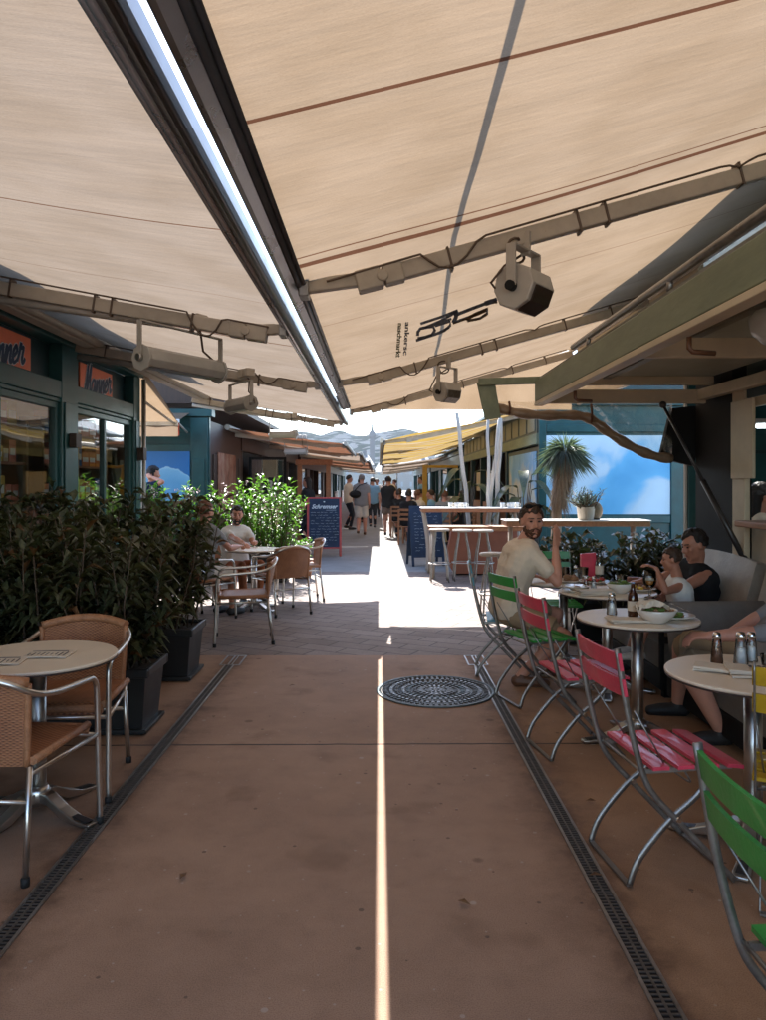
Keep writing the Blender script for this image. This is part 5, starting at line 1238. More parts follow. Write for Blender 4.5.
# ------------------------------------------------------------------ bar tables beyond the terrace
def bar_table(label, loc, w, d, h, m, legs, curved=False):
    t = thing('bar_table', label, 'table', loc); b = MB(); b.box((0, 0, h-.075), (w, d, h-.012)); b.build('tabletop', M['wood'], t, bevel=.006); b = MB(); b.box((-.01, -.01, h-.0115), (w+.01, d+.01, h)); b.build('top_sheet', M[m], t, bevel=.003)
    for x, y in legs:
        l = MB()
        if curved: l.tube(bez([(x, y, .0), (x+.01, y, .4), (x-.03, y, .75), (x-.08, y, h-.08)], 5), .03, 10)
        else: l.tube([(x, y, 0), (x, y, h-.076)], .032, 10)
        l.build('leg', M['woodgrey'], t)
    return t
bar_table('white topped high bar table below the leaning poles', (.72, 12.9, 0), 1.75, .6, 1.10, 'whitetop', ((.12, .1), (1.65, .1), (.12, .5), (1.65, .5)), True)
bar_table('brown wooden bench table in front of the white topped bar', (.80, 12.15, 0), 1.6, .45, .83, 'wood', ((.06, .06), (1.54, .06), (.06, .4), (1.54, .4)))
bar_table('long narrow bar table with the potted plant before the cloud mural', (1.55, 9.35, 0), 1.75, .40, 1.06, 'whitetop', ((.08, .2), (1.6, .2)))
t = thing('counter_block', 'terracotta counter block under the bench table', 'counter', (1.18, 12.68, 0)); b = MB(); b.prism([V((0, 0, .12)), V((.06, 0, .02)), V((1.1, 0, .02)), V((1.1, 0, .78)), V((.03, 0, .78)), V((-.04, 0, .45))], (0, .2, 0)); b.build('panel', M['copper'], t, bevel=.01)
b = MB(); b.box((.1, .04, 0), (1.05, .16, .018)); b.build('base', M['black'], t)
def stool(label, x, y, h=.80):
    t = thing('bar_stool', label, 'stool', (x, y, 0), 0, 'bar stools by the bench table'); b = MB(); b.lathe([(.05, h-.03), (.155, h-.02), (.16, h), (.15, h+.012), (0, h+.022)], n=24); b.build('seat', M['woodgrey'], t)
    for k in range(4):
        a = PI/4+k*PI/2; l = MB(); l.tube(bez([(.19*math.cos(a), .19*math.sin(a), 0), (.15*math.cos(a), .15*math.sin(a), .4), (.09*math.cos(a), .09*math.sin(a), .65), (.08*math.cos(a), .08*math.sin(a), h-.03)], 4), .011, 8); l.build('leg', M['steel'], t)
    r = MB(); r.tube([(.165*math.cos(i*PI/10), .165*math.sin(i*PI/10), .28) for i in range(21)], .010, 6, caps=False); r.build('foot_ring', M['alu'], t)
stool('pale seated bar stool at the left end of the bench table', .93, 11.85); stool('pale seated bar stool in front of the terracotta block', 1.30, 12.0, .78); stool('pale seated bar stool near the middle of the terracotta block', 1.62, 11.95, .78); stool('pale topped stool just behind the man in the beige shirt', 1.28, 8.6, .72)
# things on the bar: cups and a napkin box
rn = random.Random(5)
for k, (x, y) in enumerate(((1.22, 13.1), (1.32, 13.05), (1.38, 13.2), (1.46, 13.1), (2.1, 13.1), (2.2, 13.0), (2.28, 13.15), (2.36, 13.2))):
    t = small('cup', 'white cup among those standing on the white bar table', 'cup', (x, y, 1.1005), 0, 'white cups on the bar table'); b = MB(); b.lathe([(.028, 0), (.04, .05), (.042, .085), (.038, .085), (.03, .01), (0, .009)], n=14); b.build('body', M['china'], t)
    b = MB(); b.tube([(.038, 0, .065), (.062, 0, .06), (.06, 0, .03), (.035, 0, .025)], .005, 6); b.build('handle', M['china'], t)
# leaning poles
PG = 'pale poles leaning at the white bar table'
for k, (lbl, pa, pb, r) in enumerate((('single pale pole leaning left above the bar table', (457, 413), (474, 560), .045), ('pale pole nearest the cloud wall, upright', (501, 418), (494, 560), .05), ('pale pole crossing the upright pole, leaning right', (500, 420), (482, 560), .045), ('thin grey pole behind the crossing poles', (488, 420), (489, 560), .035))):
    a = W(*pa, 13.9-.12*k); c = W(*pb, 13.9-.12*k); c.z = 0; b = MB(); pts = [c.lerp(a, i/8) + V((.012*math.sin(i*2+k), .01*math.cos(i*1.7), 0)) for i in range(9)]; b.tube(pts, [r*(1-.03*i) for i in range(9)], 10)
    o = b.build('wooden_pole', M['woodgrey'], base=c, loc=c); tag(o, lbl, 'pole', PG)

# ------------------------------------------------------------------ chalk boards
def board(label, loc, rot, w, h, tilt, head=True, frame='redwood'):
    t = thing('menu_board', label, 'menu board', loc, rot)
    for s, nm in ((1, 'front'), (-1, 'rear')):
        R = Matrix.Rotation(-s*tilt, 3, 'X'); o = V((0, -s*.0 - s*math.sin(tilt)*h, 0))
        def tr(p): return R @ V(p) + o
        fr = MB(); q = []
        for x in (-w/2, w/2-.045): fr.add([tr((a, b_, c)) for a, b_, c in ((x,-.012,0),(x+.045,-.012,0),(x+.045,.012,0),(x,.012,0),(x,-.012,h),(x+.045,-.012,h),(x+.045,.012,h),(x,.012,h))], [(0,3,2,1),(4,5,6,7),(0,1,5,4),(1,2,6,5),(2,3,7,6),(3,0,4,7)])
        for z in (.16, h-.03): fr.add([tr((a, b_, c)) for a, b_, c in ((-w/2+.046,-.010,z),(w/2-.046,-.010,z),(w/2-.046,.010,z),(-w/2+.046,.010,z),(-w/2+.046,-.010,z+.03),(w/2-.046,-.010,z+.03),(w/2-.046,.010,z+.03),(-w/2+.046,.010,z+.03))], [(0,3,2,1),(4,5,6,7),(0,1,5,4),(1,2,6,5),(2,3,7,6),(3,0,4,7)])
        fo = fr.build('frame', M[frame], t, bevel=.003)
        bd = MB(); bd.add([tr((a, b_, c)) for a, b_, c in ((-w/2+.046,-.007,.19),(w/2-.046,-.007,.19),(w/2-.046,.007,.19),(-w/2+.046,.007,.19),(-w/2+.046,-.007,h-.031),(w/2-.046,-.007,h-.031),(w/2-.046,.007,h-.031),(-w/2+.046,.007,h-.031))], [(0,3,2,1),(4,5,6,7),(0,1,5,4),(1,2,6,5),(2,3,7,6),(3,0,4,7)])
        bo = bd.build('panel', M['chalkboard'], t)
        if s == 1:
            up = R @ V((0, 0, 1)); ps = tr((0, -.0085, h-.20))
            if head:
                text_mb('Schremser', .105*w/.62, ps, (1, 0, 0), up, .003, .35, .003).build('lettering', M['chalk'], bo)
            sc = MB(); rn = random.Random(int(h*100)); z = h - (.32 if head else .14)
            while z > .27:
                x = -w/2+.08
                while x < w/2-.1:
                    l = rn.uniform(.03, .10)
                    if rn.random() < .75:
                        n_ = max(3, int(l/.012)); sc.tube([tr((x+l*i/n_, -.009, z+rn.uniform(-.007, .007))) for i in range(n_+1)], .0022, 4)
                    x += l + rn.uniform(.01, .05)
                z -= .058
            if head: sc.tube([tr((.04, -.009, h-.275)), tr((w/2-.11, -.009, h-.272))], .004, 4); sc.tube([tr((-.07, -.009, .235)), tr((.07, -.009, .235))], .004, 4); sc.ell(tr((0, -.009, h-.095)), (.02, .003, .014), nu=8, nv=5)
            sc.build('chalk_marks', M['chalk'], bo)
    return t
board('red framed chalk menu board standing in the lane by the walkers', (-1.15, 16.15, 0), math.radians(4), .72, 1.24, math.radians(10))
board('dark blue chalk menu board leaning beside the white bar table', (.86, 14.3, 0), math.radians(12), .62, 1.12, math.radians(12), False, 'chalkboard')
# ------------------------------------------------------------------ plants
def leaf(mb, p, d, up, ln, w, fold=.25, droop=.2, m=0):
    """pointed leaf of four faces, folded on its midrib and bent down towards the tip"""
    d = d.normalized(); r = d.cross(up)
    if r.length < 1e-3: r = d.orthogonal()
    r.normalize(); n = r.cross(d)
    a = p; c = p + d*ln*.5 - V((0,0,1))*ln*droop*.25; e = p + d*ln - V((0,0,1))*ln*droop
    q1 = p + d*ln*.42 + r*w*.5 + n*w*fold; q2 = p + d*ln*.42 - r*w*.5 + n*w*fold
    mb.add([a, q1, c, q2, e], [(0,1,2), (0,2,3), (1,4,2), (2,4,3)], m, True)
def rvec(rn):
    while True:
        k = V((rn.uniform(-1,1), rn.uniform(-1,1), rn.uniform(-1,1)))
        if .05 < k.length < 1: return k.normalized()
def shrub(mb, st, rn, box, nshoots, per, ln, w, droop=.35, spread=1., dry=0., tall=1.0, mi=0):
    """upright shoots from a box-shaped root zone, each carrying leaves all along it"""
    (x0, y0, z0), (x1, y1, z1) = box
    for k in range(nshoots):
        fx, fy = rn.random(), rn.random(); b = V((x0+(x1-x0)*(.15+.7*fx), y0+(y1-y0)*(.2+.6*fy), z0))
        top = V((x0+(x1-x0)*fx + rn.uniform(-.12, .12)*spread, y0+(y1-y0)*fy + rn.uniform(-.14, .14)*spread, z0 + (z1-z0)*rn.choice((.45, .6, .75, .85, .95, 1.0))*rn.uniform(.88, 1.08)*tall))
        mid = b.lerp(top, .5) + V((rn.uniform(-.06, .06), rn.uniform(-.06, .06), 0))
        st.tube([b, mid, top], [.008, .006, .0025], 5)
        for i in range(per):
            t = .12 + .88*((i + rn.random())/per); p = (b.lerp(mid, t*2) if t < .5 else mid.lerp(top, t*2-1))
            d = rvec(rn); d.z = abs(d.z)*.6 + .05 + t*.25; leaf(mb, p + d*.015, d, V((0,0,1)), ln*rn.uniform(.6, 1.25), w*rn.uniform(.7, 1.2), .22, droop*rn.uniform(.3, 1.6), 1 if rn.random() < dry else mi)
def planter_mesh(t, w, d, h):
    b = MB(); i = .03
    o = [V((-w/2+i, -d/2+i, 0.012)), V((w/2-i, -d/2+i, .012)), V((w/2-i, d/2-i, .012)), V((-w/2+i, d/2-i, .012))]; u = [V((-w/2, -d/2, h-.05)), V((w/2, -d/2, h-.05)), V((w/2, d/2, h-.05)), V((-w/2, d/2, h-.05))]
    b.add(o+u, [(3,2,1,0)] + [(k, (k+1)%4, (k+1)%4+4, k+4) for k in range(4)]); pl = b.build('planter', M['pot'], t, bevel=.006)
    r = MB(); q = .022
    for (a, c) in (((-w/2-q, -d/2-q), (w/2+q, -d/2+.004)), ((-w/2-q, d/2-.004), (w/2+q, d/2+q)), ((-w/2-q, -d/2+.0045), (-w/2+.004, d/2-.0045)), ((w/2-.004, -d/2+.0045), (w/2+q, d/2-.0045))): r.box((a[0], a[1], h-.055), (c[0], c[1], h))
    r.build('rim', M['pot'], pl, bevel=.008)
    s = MB(); s.box((-w/2+.006, -d/2+.006, h-.07), (w/2-.006, d/2-.006, h-.03)); s.build('soil', M['soil'], pl)
    f = MB(); f.box((-w/2+.02, -d/2+.02, 0), (w/2-.02, d/2-.02, .011)); f.box((-w/2-.005, -d/2-.005, .012), (w/2+.005, d/2+.005, .035)); f.build('base_tray', M['pot'], pl, bevel=.004)
def laurel(label, loc, w, d, h, top, seed, shoots, group, dry=.035, rot=0, per=40, over=.2, ln=.145, wd=.056, lm=('laurel', 'laurel_dry')):
    t = thing('potted_laurel', label, 'potted shrub', loc, rot, group); planter_mesh(t, w, d, h); rn = random.Random(seed); mb, st = MB(), MB()
    shrub(mb, st, rn, ((-w/2-over*.5, -d/2-over*.6, h-.04), (w/2+over*.6, d/2+over*.6, top)), shoots, per, ln, wd, .55, 1.6, dry)
    mb.build('foliage', [M[lm[0]], M[lm[1]]], t); st.build('stem', M['stem'], t); return t
HGp = 'laurel hedge in dark planters on the left'
laurel('laurel shrub in the nearest dark planter beside the table with menus', (-1.86, 4.78, 0), .94, .40, .40, 1.31, 1, 60, HGp)
laurel('laurel shrub at the left photo edge, next to the nearest planter', (-2.86, 4.85, 0), .94, .40, .40, 1.33, 2, 60, HGp)
laurel('laurel shrub in the second dark planter by the lane', (-1.92, 6.05, 0), .98, .44, .40, 1.38, 3, 66, HGp)
laurel('laurel shrub against the shop front, left of the second planter', (-2.66, 5.95, 0), .55, .44, .40, 1.40, 4, 40, HGp, .05)
laurel('low shrub row dividing the terrace behind the sofa table', (2.45, 7.35, 0), 1.35, .36, .45, 1.02, 6, 60, None, .0, ln=.15, wd=.085, per=26)
def oleander(label, loc, w, d, top, seed, shoots, fl=11):
    t = thing('flowering_bush', label, 'bush', loc, 0, 'sunlit flowering bushes beyond the hedge'); planter_mesh(t, .62, .42, .42); rn = random.Random(seed); mb, st, fw = MB(), MB(), MB()
    shrub(mb, st, rn, ((-w/2, -d/2, .38), (w/2, d/2, top)), shoots, 34, .115, .042, .2, 1.4)
    for k in range(fl):
        p = V((rn.uniform(-w/2, w/2), rn.uniform(-d/2, d/2), top*rn.uniform(.68, 1.02)))
        for j in range(7): leaf(fw, p + rvec(rn)*.03, rvec(rn), V((0,0,1)), .04, .03, .1, .1)
    mb.build('foliage', M['oleander'], t); fw.build('flowers', M['flower'], t); st.build('stem', M['stem'], t)
oleander('sunlit flowering bush at the right end, nearest the red framed board', (-1.72, 11.9, 0), .95, .5, 1.55, 11, 54)
oleander('sunlit flowering bush in the middle behind the bearded man', (-2.65, 11.7, 0), .9, .5, 1.50, 12, 44)
oleander('sunlit flowering bush at the left end below the phoning man', (-3.5, 11.9, 0), .8, .5, 1.45, 13, 36, 10)
t = thing('flower_tub', 'small leafy plant in a terracotta tub below the flowering bush', 'potted plant', (-1.22, 12.3, 0)); b = MB(); b.lathe([(.13, 0), (.17, .26), (.185, .27), (.185, .30), (.16, .30)], n=20); b.build('pot', M['wood'], t); mb, st = MB(), MB(); shrub(mb, st, random.Random(5), ((-.14, -.14, .28), (.14, .14, .62)), 16, 16, .08, .04, .2, 1.2); mb.build('foliage', M['oleander'], t); st.build('stem', M['stem'], t)

def yucca():
    base = W(556, 560, 11.6); base.z = 0
    t = thing('yucca_tree', 'shaggy yucca with dry leaf skirt in front of the cloud mural', 'tree', base); top = W(565, 455, 11.6) - base; sk = W(558, 497, 11.6) - base
    planter_mesh(t, .5, .5, .45); rn = random.Random(3)
    tr = MB(); pts = [V((0, 0, .4)), V((.0, 0, .7)), sk, top]; pts = bez(pts, 5); tr.tube(pts, [.085 - .0015*i for i in range(len(pts))], 12); tr.build('trunk', M['thatch'], t)
    s = MB()   # dry blades folded down round the trunk
    for k in range(900):
        u = rn.random(); c = sk.lerp(top, u*.98) + V((0, 0, .02)); a = rn.uniform(0, 6.28); o = V((math.cos(a), math.sin(a), 0)); r = .07 + .06*u; p = c + o*r*.6; leaf(s, p, (o*rn.uniform(.15, .5) + V((0, 0, -1))), o, rn.uniform(.22, .42), .016, .1, .1)
    s.build('dry_skirt', M['thatch'], t)
    c = MB()
    for k in range(620):
        d = rvec(rn); d.z = d.z*.85 + .12; ln = rn.uniform(.27, .48)*(1.0 if d.z > -.2 else .8); leaf(c, top + d*.05, d, V((0,0,1)), ln, .014, .12, .25 + .4*(1-abs(d.z)))
    c.build('crown', M['yucca'], t)
yucca()
t = thing('potted_plant', 'small bushy plant in a pale pot on the long bar table', 'potted plant', (2.55, 9.5, 1.0605)); b = MB(); b.lathe([(.085, 0), (.095, .01), (.11, .15), (.115, .16), (.10, .16)], n=20); b.build('pot', M['woodgrey'], t); mb, st = MB(), MB(); shrub(mb, st, random.Random(9), ((-.13, -.13, .14), (.13, .13, .36)), 40, 14, .07, .014, .1, 1.4); mb.build('foliage', M['yucca'], t); st.build('stem', M['stem'], t)
t = thing('stone_ball', 'brown stone ball beside the small potted plant on the bar', 'ornament', (2.69, 9.56, 1.0605)); b = MB(); b.ell((0, 0, .11), (.085, .085, .11), nu=16, nv=10); b.build('ball', M['thatch'], t); b = MB(); b.lathe([(.05, 0), (.05, .012)], n=14); b.build('base', M['black'], t)
def banana(label, loc, seed, n, h):
    t = thing('broadleaf_plant', label, 'plant', loc, 0, 'dark broadleaf plants between the poles'); rn = random.Random(seed); b = MB(); b.lathe([(.14, 0), (.2, .35), (.17, .35)], n=18); b.build('pot', M['pot'], t); f = MB(); s = MB()
    for k in range(n):
        a = rn.uniform(0, 6.28); o = V((math.cos(a), math.sin(a), 0)); p0 = V((0, 0, .33)); p1 = p0 + o*.15 + V((0, 0, h*rn.uniform(.4, .8))); s.tube([p0, p1], [.014, .007], 6)
        c = [p1 + o*(.11*i) + V((0, 0, .06*i - .022*i*i)) for i in range(7)]
        sd = o.cross(V((0,0,1))); wv = [.01, .07, .09, .09, .075, .045, .004]
        f.add([q + sd*w_*e + V((0,0,.02*abs(e))) for q, w_ in zip(c, wv) for e in (-1, 0, 1)], [(i*3+j, i*3+j+1, i*3+j+4, i*3+j+3) for i in range(6) for j in (0, 1)], 0, True)
    f.build('foliage', M['laurel'], t); s.build('stem', M['stem'], t)
banana('dark broadleaf plant right of the crossing poles', (2.62, 14.0, 0), 2, 9, 1.7); banana('dark broadleaf plant left of the crossing poles', (1.75, 15.2, 0), 3, 9, 1.9)

# a few dry leaves blown onto the floor
for k, (x, y, lb) in enumerate(((.80, 2.93, 'dry yellow leaf lying on the right drain'), (-1.05, 4.9, 'dry leaf lying beside the nearest planter'), (-.62, 5.7, 'dry leaf in the lane left of the manhole cover'), (.28, 2.75, 'dry leaf in the foreground, right of the sunlit strip'), (-.75, 2.9, 'dry leaf near the left drain, beside the rattan chair leg'), (1.02, 3.62, 'dry leaf between the two pink chairs'))):
    mb = MB(); a = k*1.9; leaf(mb, V((0, 0, .010)), V((math.cos(a), math.sin(a), .12)), V((0, 0, 1)), .055, .026, .2, .12); o = mb.build('dry_leaf', M['laurel_dry'], loc=(x, y, .002)); tag(o, lb, 'leaf')
# ------------------------------------------------------------------ people
def ik(a, c, l1, l2, pole):
    """the middle joint of a two-bone limb from a towards c, bent towards pole; returns joint, end"""
    a, c = V(a), V(c); d = c - a; D = min(d.length, (l1+l2)*.999); dn = d.normalized(); c = a + dn*D
    x = (l1*l1 - l2*l2 + D*D)/(2*D); h = math.sqrt(max(0, l1*l1 - x*x)); p = V(pole); p = p - dn*p.dot(dn); p = p.normalized() if p.length > 1e-5 else dn.orthogonal().normalized()
    return a + dn*x + p*h, c
def frame(yaw): return V((math.cos(yaw), math.sin(yaw), 0)), V((math.sin(yaw), -math.cos(yaw), 0)), V((0, 0, 1))
def remesh(mb, name, m, parent, base, vox, smooth=3, fac=.5, noise=0., seed=0):
    o = mb.build(name, m, parent, base=base); r = o.modifiers.new('r', 'REMESH'); r.mode = 'VOXEL'; r.voxel_size = vox; r.use_smooth_shade = True
    s = o.modifiers.new('s', 'SMOOTH'); s.factor = fac; s.iterations = smooth
    if noise:
        tx = bpy.data.textures.get('cloth_folds') or bpy.data.textures.new('cloth_folds', 'CLOUDS'); tx.noise_scale = .085; tx.noise_depth = 1
        d = o.modifiers.new('d', 'DISPLACE'); d.texture = tx; d.strength = noise*1.7; d.mid_level = .5; d.texture_coords = 'LOCAL'
    bake(o)
    return o
def person(label, H, pel, che, hd, fwd_b, look, arms, legs, cl, vox=.012, build=1., hair='hair_brown', skin='skin', hairstyle='short', beard=None, group=None, base=None, face=True, hands=True, chest_w=.165, bust=0.):
    """pel, che, hd: pelvis centre, upper chest, head centre. fwd_b: body facing; look: head facing (vectors).
    arms: [(hand target, pole, fingers dir, palm normal, curl)] right, left; legs: [(ankle, pole, toe dir)] right, left
    cl: dict shirt=(mat, sleeve fraction or None), legs=(mat, fraction of the leg 0..2), shoes=mat"""
    k = H/1.75; g = build; pel, che, hd = V(pel), V(che), V(hd); F = V(fwd_b).normalized(); sp = (che-pel).normalized(); R = F.cross(V((0,0,1))); R.normalize()
    R = (R - sp*R.dot(sp)).normalized()
    base = V(base) if base is not None else V((pel.x, pel.y, 0))
    fwd = sp.cross(R)*-1
    if fwd.dot(F) < 0: fwd = -fwd
    lf = V(look).normalized(); lr = lf.cross(V((0,0,1))).normalized(); lu = lr.cross(lf)
    body, shirt, trou = MB(), MB(), MB()
    # trunk: level capsules
    lv = []
    for t, w, r in ((0, .085, .118), (.22, .085, .112), (.45, .08, .105), (.7, .10, .112), (.95, .118, .115), (1.08, .10, .085)):
        bend = .03*math.sin(PI*t); c = pel.lerp(che, t) - fwd*bend*k*.6; lv.append((c, w*k*(.5+.5*g), r*k*g))
    for i, (c, w, r) in enumerate(lv):
        body.cap(c - R*w, r*.94, c + R*w, r*.94, 12); shirt_ok = cl.get('shirt')
        if shirt_ok and i >= (1 if cl.get('tuck') else 0): shirt.cap(c - R*w, r+.008*k, c + R*w, r+.008*k, 12)
        if i:
            for s in (-1, 0, 1):
                a, b = lv[i-1][0] + R*s*lv[i-1][1], c + R*s*w; body.cap(a, lv[i-1][2]*.94, b, r*.94, 10)
                if shirt_ok and i <= cl.get('levels', 9): shirt.cap(a, lv[i-1][2]+.008*k, b, r+.008*k, 10)
    if bust: 
        for s in (-1, 1): shirt.ell(pel.lerp(che, .78) + R*s*.075*k + fwd*.085*k, (bust*k,)*3)
    # neck and head
    nb = che + sp*.09*k - fwd*.005; hc = hd; body.cap(nb, .062*k*g, hc - lu*.07*k - lf*.02*k, .054*k, 12); body.cap(nb - sp*.02 - R*.06*k, .05*k, nb - sp*.02 + R*.06*k, .05*k)
    ax = (lr, lf, lu)
    body.ell(hc + lu*.022*k - lf*.008*k, (.075*k, .096*k, .098*k), ax, 20, 14); body.ell(hc - lu*.045*k + lf*.022*k, (.060*k, .070*k, .072*k), ax, 16, 12); body.ell(hc - lu*.098*k + lf*.066*k, (.026*k, .024*k, .02*k), ax)
    if face:
        body.cap(hc + lf*.090*k + lu*.006*k, .0085*k, hc + lf*.110*k - lu*.028*k, .0125*k, 8); body.ell(hc + lf*.098*k - lu*.033*k, (.018*k, .012*k, .009*k), ax)
        for s in (-1, 1):
            body.cap(hc + lf*.083*k + lu*.026*k + lr*s*.012*k, .010*k, hc + lf*.070*k + lu*.026*k + lr*s*.05*k, .010*k, 8); body.ell(hc + lf*.062*k - lu*.022*k + lr*s*.042*k, (.022*k, .024*k, .022*k), ax)
            body.ell(hc + lr*s*.076*k - lf*.005*k + lu*.0*k, (.010*k, .022*k, .034*k), ax)
        body.cap(hc + lf*.083*k - lu*.064*k - lr*.016*k, .0085*k, hc + lf*.083*k - lu*.064*k + lr*.016*k, .0085*k, 8)
    # arms
    ua, fa = .292*k, .255*k
    hand_pts = []
    for s, (tgt, pole, fd, pn, curl) in zip((1, -1), arms):
        sh = che + R*s*chest_w*k*(.6+.4*g) + sp*.035*k; el, wr = ik(sh, tgt, ua, fa, pole)
        body.cap(sh, .053*k*g, sh.lerp(el, .5), .046*k*g); body.cap(sh.lerp(el, .5), .046*k*g, el, .037*k*g); body.cap(el, .038*k*g, el.lerp(wr, .35), .041*k*g); body.cap(el.lerp(wr, .35), .041*k*g, wr, .026*k*g)
        body.cap(che + R*s*.08*k + sp*.03*k, .07*k*g, sh, .056*k*g)
        if shirt_ok and not cl.get('levels'):
            shirt.cap(che + R*s*.07*k + sp*.03*k, .078*k*g, sh, (.066 if cl['shirt'][1] is not None else .045)*k*g)
            fr = cl['shirt'][1]
            if fr:
                e1 = sh.lerp(el, min(fr, 1)); shirt.cap(sh, .066*k*g, e1, (.064 if fr < 1 else .047)*k*g)
                if fr > 1: shirt.cap(el, .048*k*g, el.lerp(wr, fr-1), .036*k*g)
        if hands:
            fd = V(fd).normalized() if fd else (wr-el).normalized(); pn = V(pn); pn = (pn - fd*pn.dot(fd)).normalized(); sd = fd.cross(pn)
            th = sd if (cl.get('thumb', 1))*s > 0 else -sd; w0 = wr + fd*.01
            for j, (o, ln) in enumerate(((-.030, .070), (-.010, .080), (.010, .074), (.028, .058))):
                kn = wr + fd*(.088 - .006*abs(j-1))*k - th*o*k; body.cap(w0 - th*o*.55*k, .0145*k, kn, .0105*k, 8)
                p, dr = kn, fd
                for q, sl_ in enumerate((.44, .31, .25)):
                    a = math.radians(curl*(.7 + .35*q)); ca, sa = math.cos(a), math.sin(a); dr = (dr*ca + pn*sa).normalized(); pn2 = pn; e = p + dr*ln*sl_*k*1.12
                    body.cap(p, (.0098-.0008*q)*k, e, (.009-.0008*q)*k, 8); p = e
            t0 = wr + fd*.022*k + th*.018*k; t1 = t0 + (fd*.6+th*.75+pn*.25).normalized()*.042*k; t2 = t1 + (fd*.9+th*.25+pn*.35).normalized()*.032*k; t3 = t2 + (fd+pn*.5).normalized()*.024*k
            body.cap(t0, .0155*k, t1, .0115*k, 8); body.cap(t1, .0112*k, t2, .0098*k, 8); body.cap(t2, .0098*k, t3, .008*k, 8)
        hand_pts.append((el, wr))
    # legs
    th_, sh_ = .43*k, .42*k; shoes = []
    for s, (an, pole, toe) in zip((1, -1), legs):
        hip = pel + R*s*.092*k - sp*.02*k; kn, an = ik(hip, an, th_, sh_, pole); toe = V(toe).normalized()
        body.cap(hip, .088*k*g, hip.lerp(kn, .5), .073*k*g, 12); body.cap(hip.lerp(kn, .5), .073*k*g, kn, .052*k*g, 12); body.cap(kn, .053*k*g, kn.lerp(an, .32) - toe*.012*k, .056*k*g, 12); body.cap(kn.lerp(an, .32) - toe*.012*k, .056*k*g, an, .036*k*g, 12)
        ft = an - V((0,0,1))*.045*k; body.cap(an, .036*k, ft - toe*.03*k, .034*k); body.cap(ft - toe*.03*k, .036*k, ft + toe*.11*k - V((0,0,.008)), .034*k); body.cap(ft + toe*.11*k - V((0,0,.008)), .034*k, ft + toe*.165*k - V((0,0,.014)), .026*k)
        if cl.get('legs'):
            m_, fr = cl['legs']; f1 = min(fr, 1.); e = hip.lerp(kn, f1); wd = cl.get('loose', 1.)
            trou.cap(pel + R*s*.06*k, .124*k*g, hip, .108*k*g, 12); trou.cap(hip, .104*k*g, e, (.076 if fr < 1 else .068)*k*g*wd, 12)
            if fr > 1: trou.cap(kn, .067*k*g, kn.lerp(an, fr-1), .052*k*g*wd, 12)
            if fr <= 1 and wd > 1: trou.tube([hip.lerp(kn, f1*.6), e + (kn-hip).normalized()*.02], [.088*k*g*wd, .092*k*g*wd], 14)
        sm = MB(); sm.cap(ft - toe*.035*k, .044*k, ft + toe*.10*k - V((0,0,.006)), .043*k); sm.cap(ft + toe*.10*k - V((0,0,.006)), .043*k, ft + toe*.17*k - V((0,0,.012)), .033*k); sm.cap(an - V((0,0,1))*.012, .04*k, ft, .042*k); shoes.append(sm)
    if cl.get('skirt'):
        sk = MB(); sl = cl['skirt'][1]; c0 = pel + sp*.1*k; prof = []
        for t in range(7):
            u = t/6; prof.append((lerp(.125, cl['skirt'][2], u)*k, -sl*u*k))
        sk.lathe([(r, z) for r, z in prof[::-1]], c0, 24)
        for v in sk.v: v += 0*v
    bo = remesh(body, 'person', M[skin], None, base, vox, 3); bo.location = base; tag(bo, label, 'person', group)
    def pc(mb, nm, m, vx=vox, sm=4, **kw): return remesh(mb, nm, M[m], bo, base, vx, sm, **kw)
    if cl.get('shirt'): pc(shirt, 'shirt', cl['shirt'][0], vox*1.15, 4, noise=.006)
    if cl.get('legs'): pc(trou, 'shorts' if cl['legs'][1] <= 1 else 'trousers', cl['legs'][0], vox*1.15, 3, noise=.006)
    if cl.get('skirt'): sk.build('skirt', M[cl['skirt'][0]], bo, base=base)
    if cl.get('shoes'):
        for sm in shoes: pc(sm, 'shoe', cl['shoes'], vox, 2)
    # hair
    hm = MB(); rn = random.Random(int(abs(pel.x*100+pel.y*10)))
    def ring(c0, rr, n, thr, sz):
        for _ in range(n):
            d = rvec(rn); q = V((d.x*rr[0], d.y*rr[1], d.z*rr[2]))
            if d.z > thr(d): hm.ell(c0 + lr*q.x + lf*q.y + lu*q.z, (sz*rn.uniform(.7, 1.25)*k,)*3, nu=7, nv=5)
    c0 = hc + lu*.028*k - lf*.012*k; rr = (.077*k, .096*k, .098*k)
    ring(c0, rr, 420, lambda d: .42 if d.y > .35 else (.0 if d.y > -.1 else -.45), .017)
    if hairstyle == 'long':
        for s in (-1, 0, 1): hm.cap(hc - lf*.06*k + lr*s*.045*k + lu*.02, .055*k, hc - lf*.075*k + lr*s*.05*k - lu*.17*k, .04*k)
    if hairstyle == 'bun': hm.ell(hc - lf*.095*k + lu*.075*k, (.04*k,)*3); 
    if hairstyle == 'tail': hm.cap(hc - lf*.11*k + lu*.03*k, .035*k, hc - lf*.13*k - lu*.15*k, .022*k)
    pc(hm, 'hair', hair, max(.0055, vox*.8), 2, noise=.004)
    if beard:
        bm = MB(); c1 = hc - lu*.05*k + lf*.022*k
        for _ in range(300):
            d = rvec(rn)
            if d.y > -.35 and d.z < .25 - .35*max(0, d.y) and not (d.y > .75 and abs(d.x) < .3 and -.35 < d.z < .1): bm.ell(c1 + lr*d.x*.061*k + lf*d.y*.072*k + lu*d.z*.075*k, (.0105*k*rn.uniform(.7, 1.2),)*3, nu=6, nv=4)
        for s in (-1, 1): bm.cap(hc + lf*.094*k - lu*.047*k, .006*k, hc + lf*.08*k - lu*.058*k + lr*s*.03*k, .006*k)
        pc(bm, 'beard', beard, max(.0045, vox*.7), 2, noise=.003)
